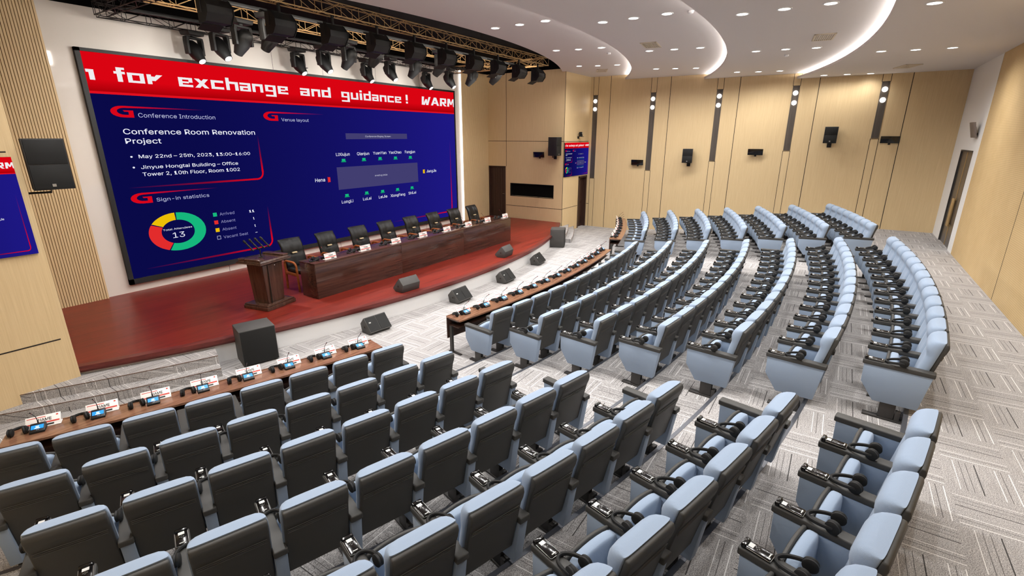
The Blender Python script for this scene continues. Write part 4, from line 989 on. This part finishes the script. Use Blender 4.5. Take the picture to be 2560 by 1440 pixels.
for x in (X0 + .5, 7.8, 11.2, X1 - .5):
    for y in (8.3, 9.97, 11.95): tube(bm, [(x - 9.4, y - 10.1, .2), (x - 9.4, y - 10.1, .61)], .006, 6)
finish(bm, 'hanging_rods', 'fixture', tr)
def make_mover(tilt):
    r = empty('moving_head_light')                               # hangs from z=0, beam towards -y turned down by tilt
    bm = bmesh.new(); prism(bm, [(-.2, -.02), (-.17, -.1), (.17, -.1), (.2, -.02)], -.13, .13, 'y', 0, .012, 2); lathe(bm, [(.04, -.13), (.04, -.09)], 16); box(bm, -.03, .03, -.03, .03, -.03, .0); finish(bm, 'base', 'fixture_grey', r)
    bm = bmesh.new()
    box(bm, -.19, .19, -.055, .055, -.17, -.125, bev=.02)
    for s in (-1, 1): prism(bm, [(s * .19, -.13), (s * .12, -.15), (s * .145, -.24), (s * .145, -.47), (s * .195, -.47), (s * .2, -.2)], -.06, .06, 'y', 0, .01, 2)
    yk = finish(bm, 'yoke', 'fixture_grey', r)
    T = Matrix.Translation((0, 0, -.40)) @ Matrix.Rotation(tilt, 4, 'X') @ Matrix.Rotation(PI / 2, 4, 'X')
    bm = bmesh.new(); lathe(bm, [(.05, -.23), (.105, -.2), (.135, -.12), (.142, -.02), (.135, .06), (.11, .15), (.085, .24), (.08, .265), (.07, .262)], 28, 0, T); hd = finish(bm, 'head', 'fixture', r, ang=.9)
    bm = bmesh.new(); lathe(bm, [(.066, .262), (.066, .266)], 28, 0, T); finish(bm, 'lens', 'lens', hd, smooth=False)
    return r
MV1, MV2 = make_mover(math.radians(52)), make_mover(math.radians(50))
def put(src, first, loc, rz):
    o = src if first else copy_tree(src); o.location = loc; o.rotation_euler.z = rz; return o
rows = ((MV1, 11.9, [5.85, 8.30, 10.50, 13.0], .25, 'black moving stage light with lit lens on the rear truss'), (MV1, 11.05, [5.95, 8.43, 10.6, 13.15], .25, 'black moving stage light with lit lens on the rear batten'),
        (MV2, 9.95, [5.80, 8.29, 10.45, 12.92], PI + .2, 'black moving stage light turned away on the middle truss'), (MV2, 9.1, [5.84, 8.35, 10.49, 13.0], PI + .2, 'black moving stage light turned away on the front batten'))
WASH = 160.0; used = set(); BEAM = 500.0; lit = []; dim = []
for src, y, xsx, rz, lab in rows:
    for i, x in enumerate(xsx):
        o = put(src, src not in used, (x, y, 5.735), rz); used.add(src)
        tag(o, '%s, %s from left' % (lab, ORD[i]), 'stage light', 'moving head lights over the stage')
        (lit if src is MV1 else dim).append(o)
for o in lit: spot('beam_lamp', (0, -.27, -.63), BEAM, 75, .06, o, (0, -1.3, -1.62), blend=1.0)
for o in dim: spot('wash_fill', (0, -.27, -.63), WASH, 130, .06, o, (0, -1.3, -1.4), blend=1.0)  # wash light added inside the turned-away heads to brighten the stage walls
def make_soft():
    r = empty('soft_light')                                      # hangs from z=0; opening looks to +y
    bm = bmesh.new(); box(bm, -.02, .02, -.02, .02, -.16, .0); tube(bm, [(-.205, 0, -.36), (-.205, 0, -.13), (.205, 0, -.13), (.205, 0, -.36)], .01, 6); finish(bm, 'hanging_yoke', 'fixture', r)
    bm = bmesh.new(); prism(bm, [(.10, -.17), (-.05, -.155), (-.155, -.27), (-.155, -.37), (-.065, -.48), (.115, -.48)], -.19, .19, 'x', 0, .006, 2); finish(bm, 'housing', 'fixture_grey', r)
    for s in (-1, 1): bm = bmesh.new(); prism(bm, [(.11, -.16), (-.055, -.145), (-.167, -.27), (-.167, -.375), (-.07, -.492), (.122, -.492)], *sorted((s * .19, s * .2)), 'x'); finish(bm, 'side_plate', 'fixture', r, smooth=False)
    bm = bmesh.new(); prism(bm, [(.115, -.48), (.115, -.49), (.27, -.56), (.275, -.55)], -.16, .16, 'x'); finish(bm, 'barn_door', 'fixture', r, smooth=False)
    bm = bmesh.new(); prism(bm, [(.10, -.17), (.10, -.16), (.24, -.10), (.245, -.11)], -.16, .16, 'x'); finish(bm, 'barn_door', 'fixture', r, smooth=False)
    bm = bmesh.new(); box(bm, -.175, .175, .108, .12, -.465, -.185); finish(bm, 'diffuser', emis('soft_diffuser', (255, 244, 232), SOFT), r, smooth=False)
    return r
SOFT = 55.0
SL = make_soft()
for i in range(10):
    o = SL if i == 0 else copy_tree(SL); o.location = (4.47 + 1.068 * i, 8.3, 5.728); o.rotation_euler.z = .0
    tag(o, 'black box shaped stage light under the front truss, %s from left' % ORD[i], 'stage light', 'box lights under the front truss')
for p in (SEAT, SEATX, RECV, HEAD, PLATE, PLATE2, MIC, DOWN): drop_tree(p)
DLR.free()
# ------------------------------------------------------------------ light and colour management
w = bpy.data.worlds.new('world'); SC.world = w; w.use_nodes = True; w.node_tree.nodes['Background'].inputs[0].default_value = (.02, .02, .02, 1)
SC.view_settings.view_transform = 'Standard'; SC.view_settings.look = 'None'; SC.view_settings.gamma = 1.0; SC.view_settings.use_curve_mapping = False
SC.view_settings.exposure = 0.0
SC.cycles.max_bounces = 4; SC.cycles.diffuse_bounces = 3; SC.cycles.glossy_bounces = 2; SC.cycles.adaptive_threshold = .08; SC.cycles.adaptive_min_samples = 12; SC.cycles.light_sampling_threshold = .03; SC.cycles.use_denoising = True; SC.cycles.caustics_reflective = False; SC.cycles.caustics_refractive = False
SC.cycles.sample_clamp_indirect = 6.0
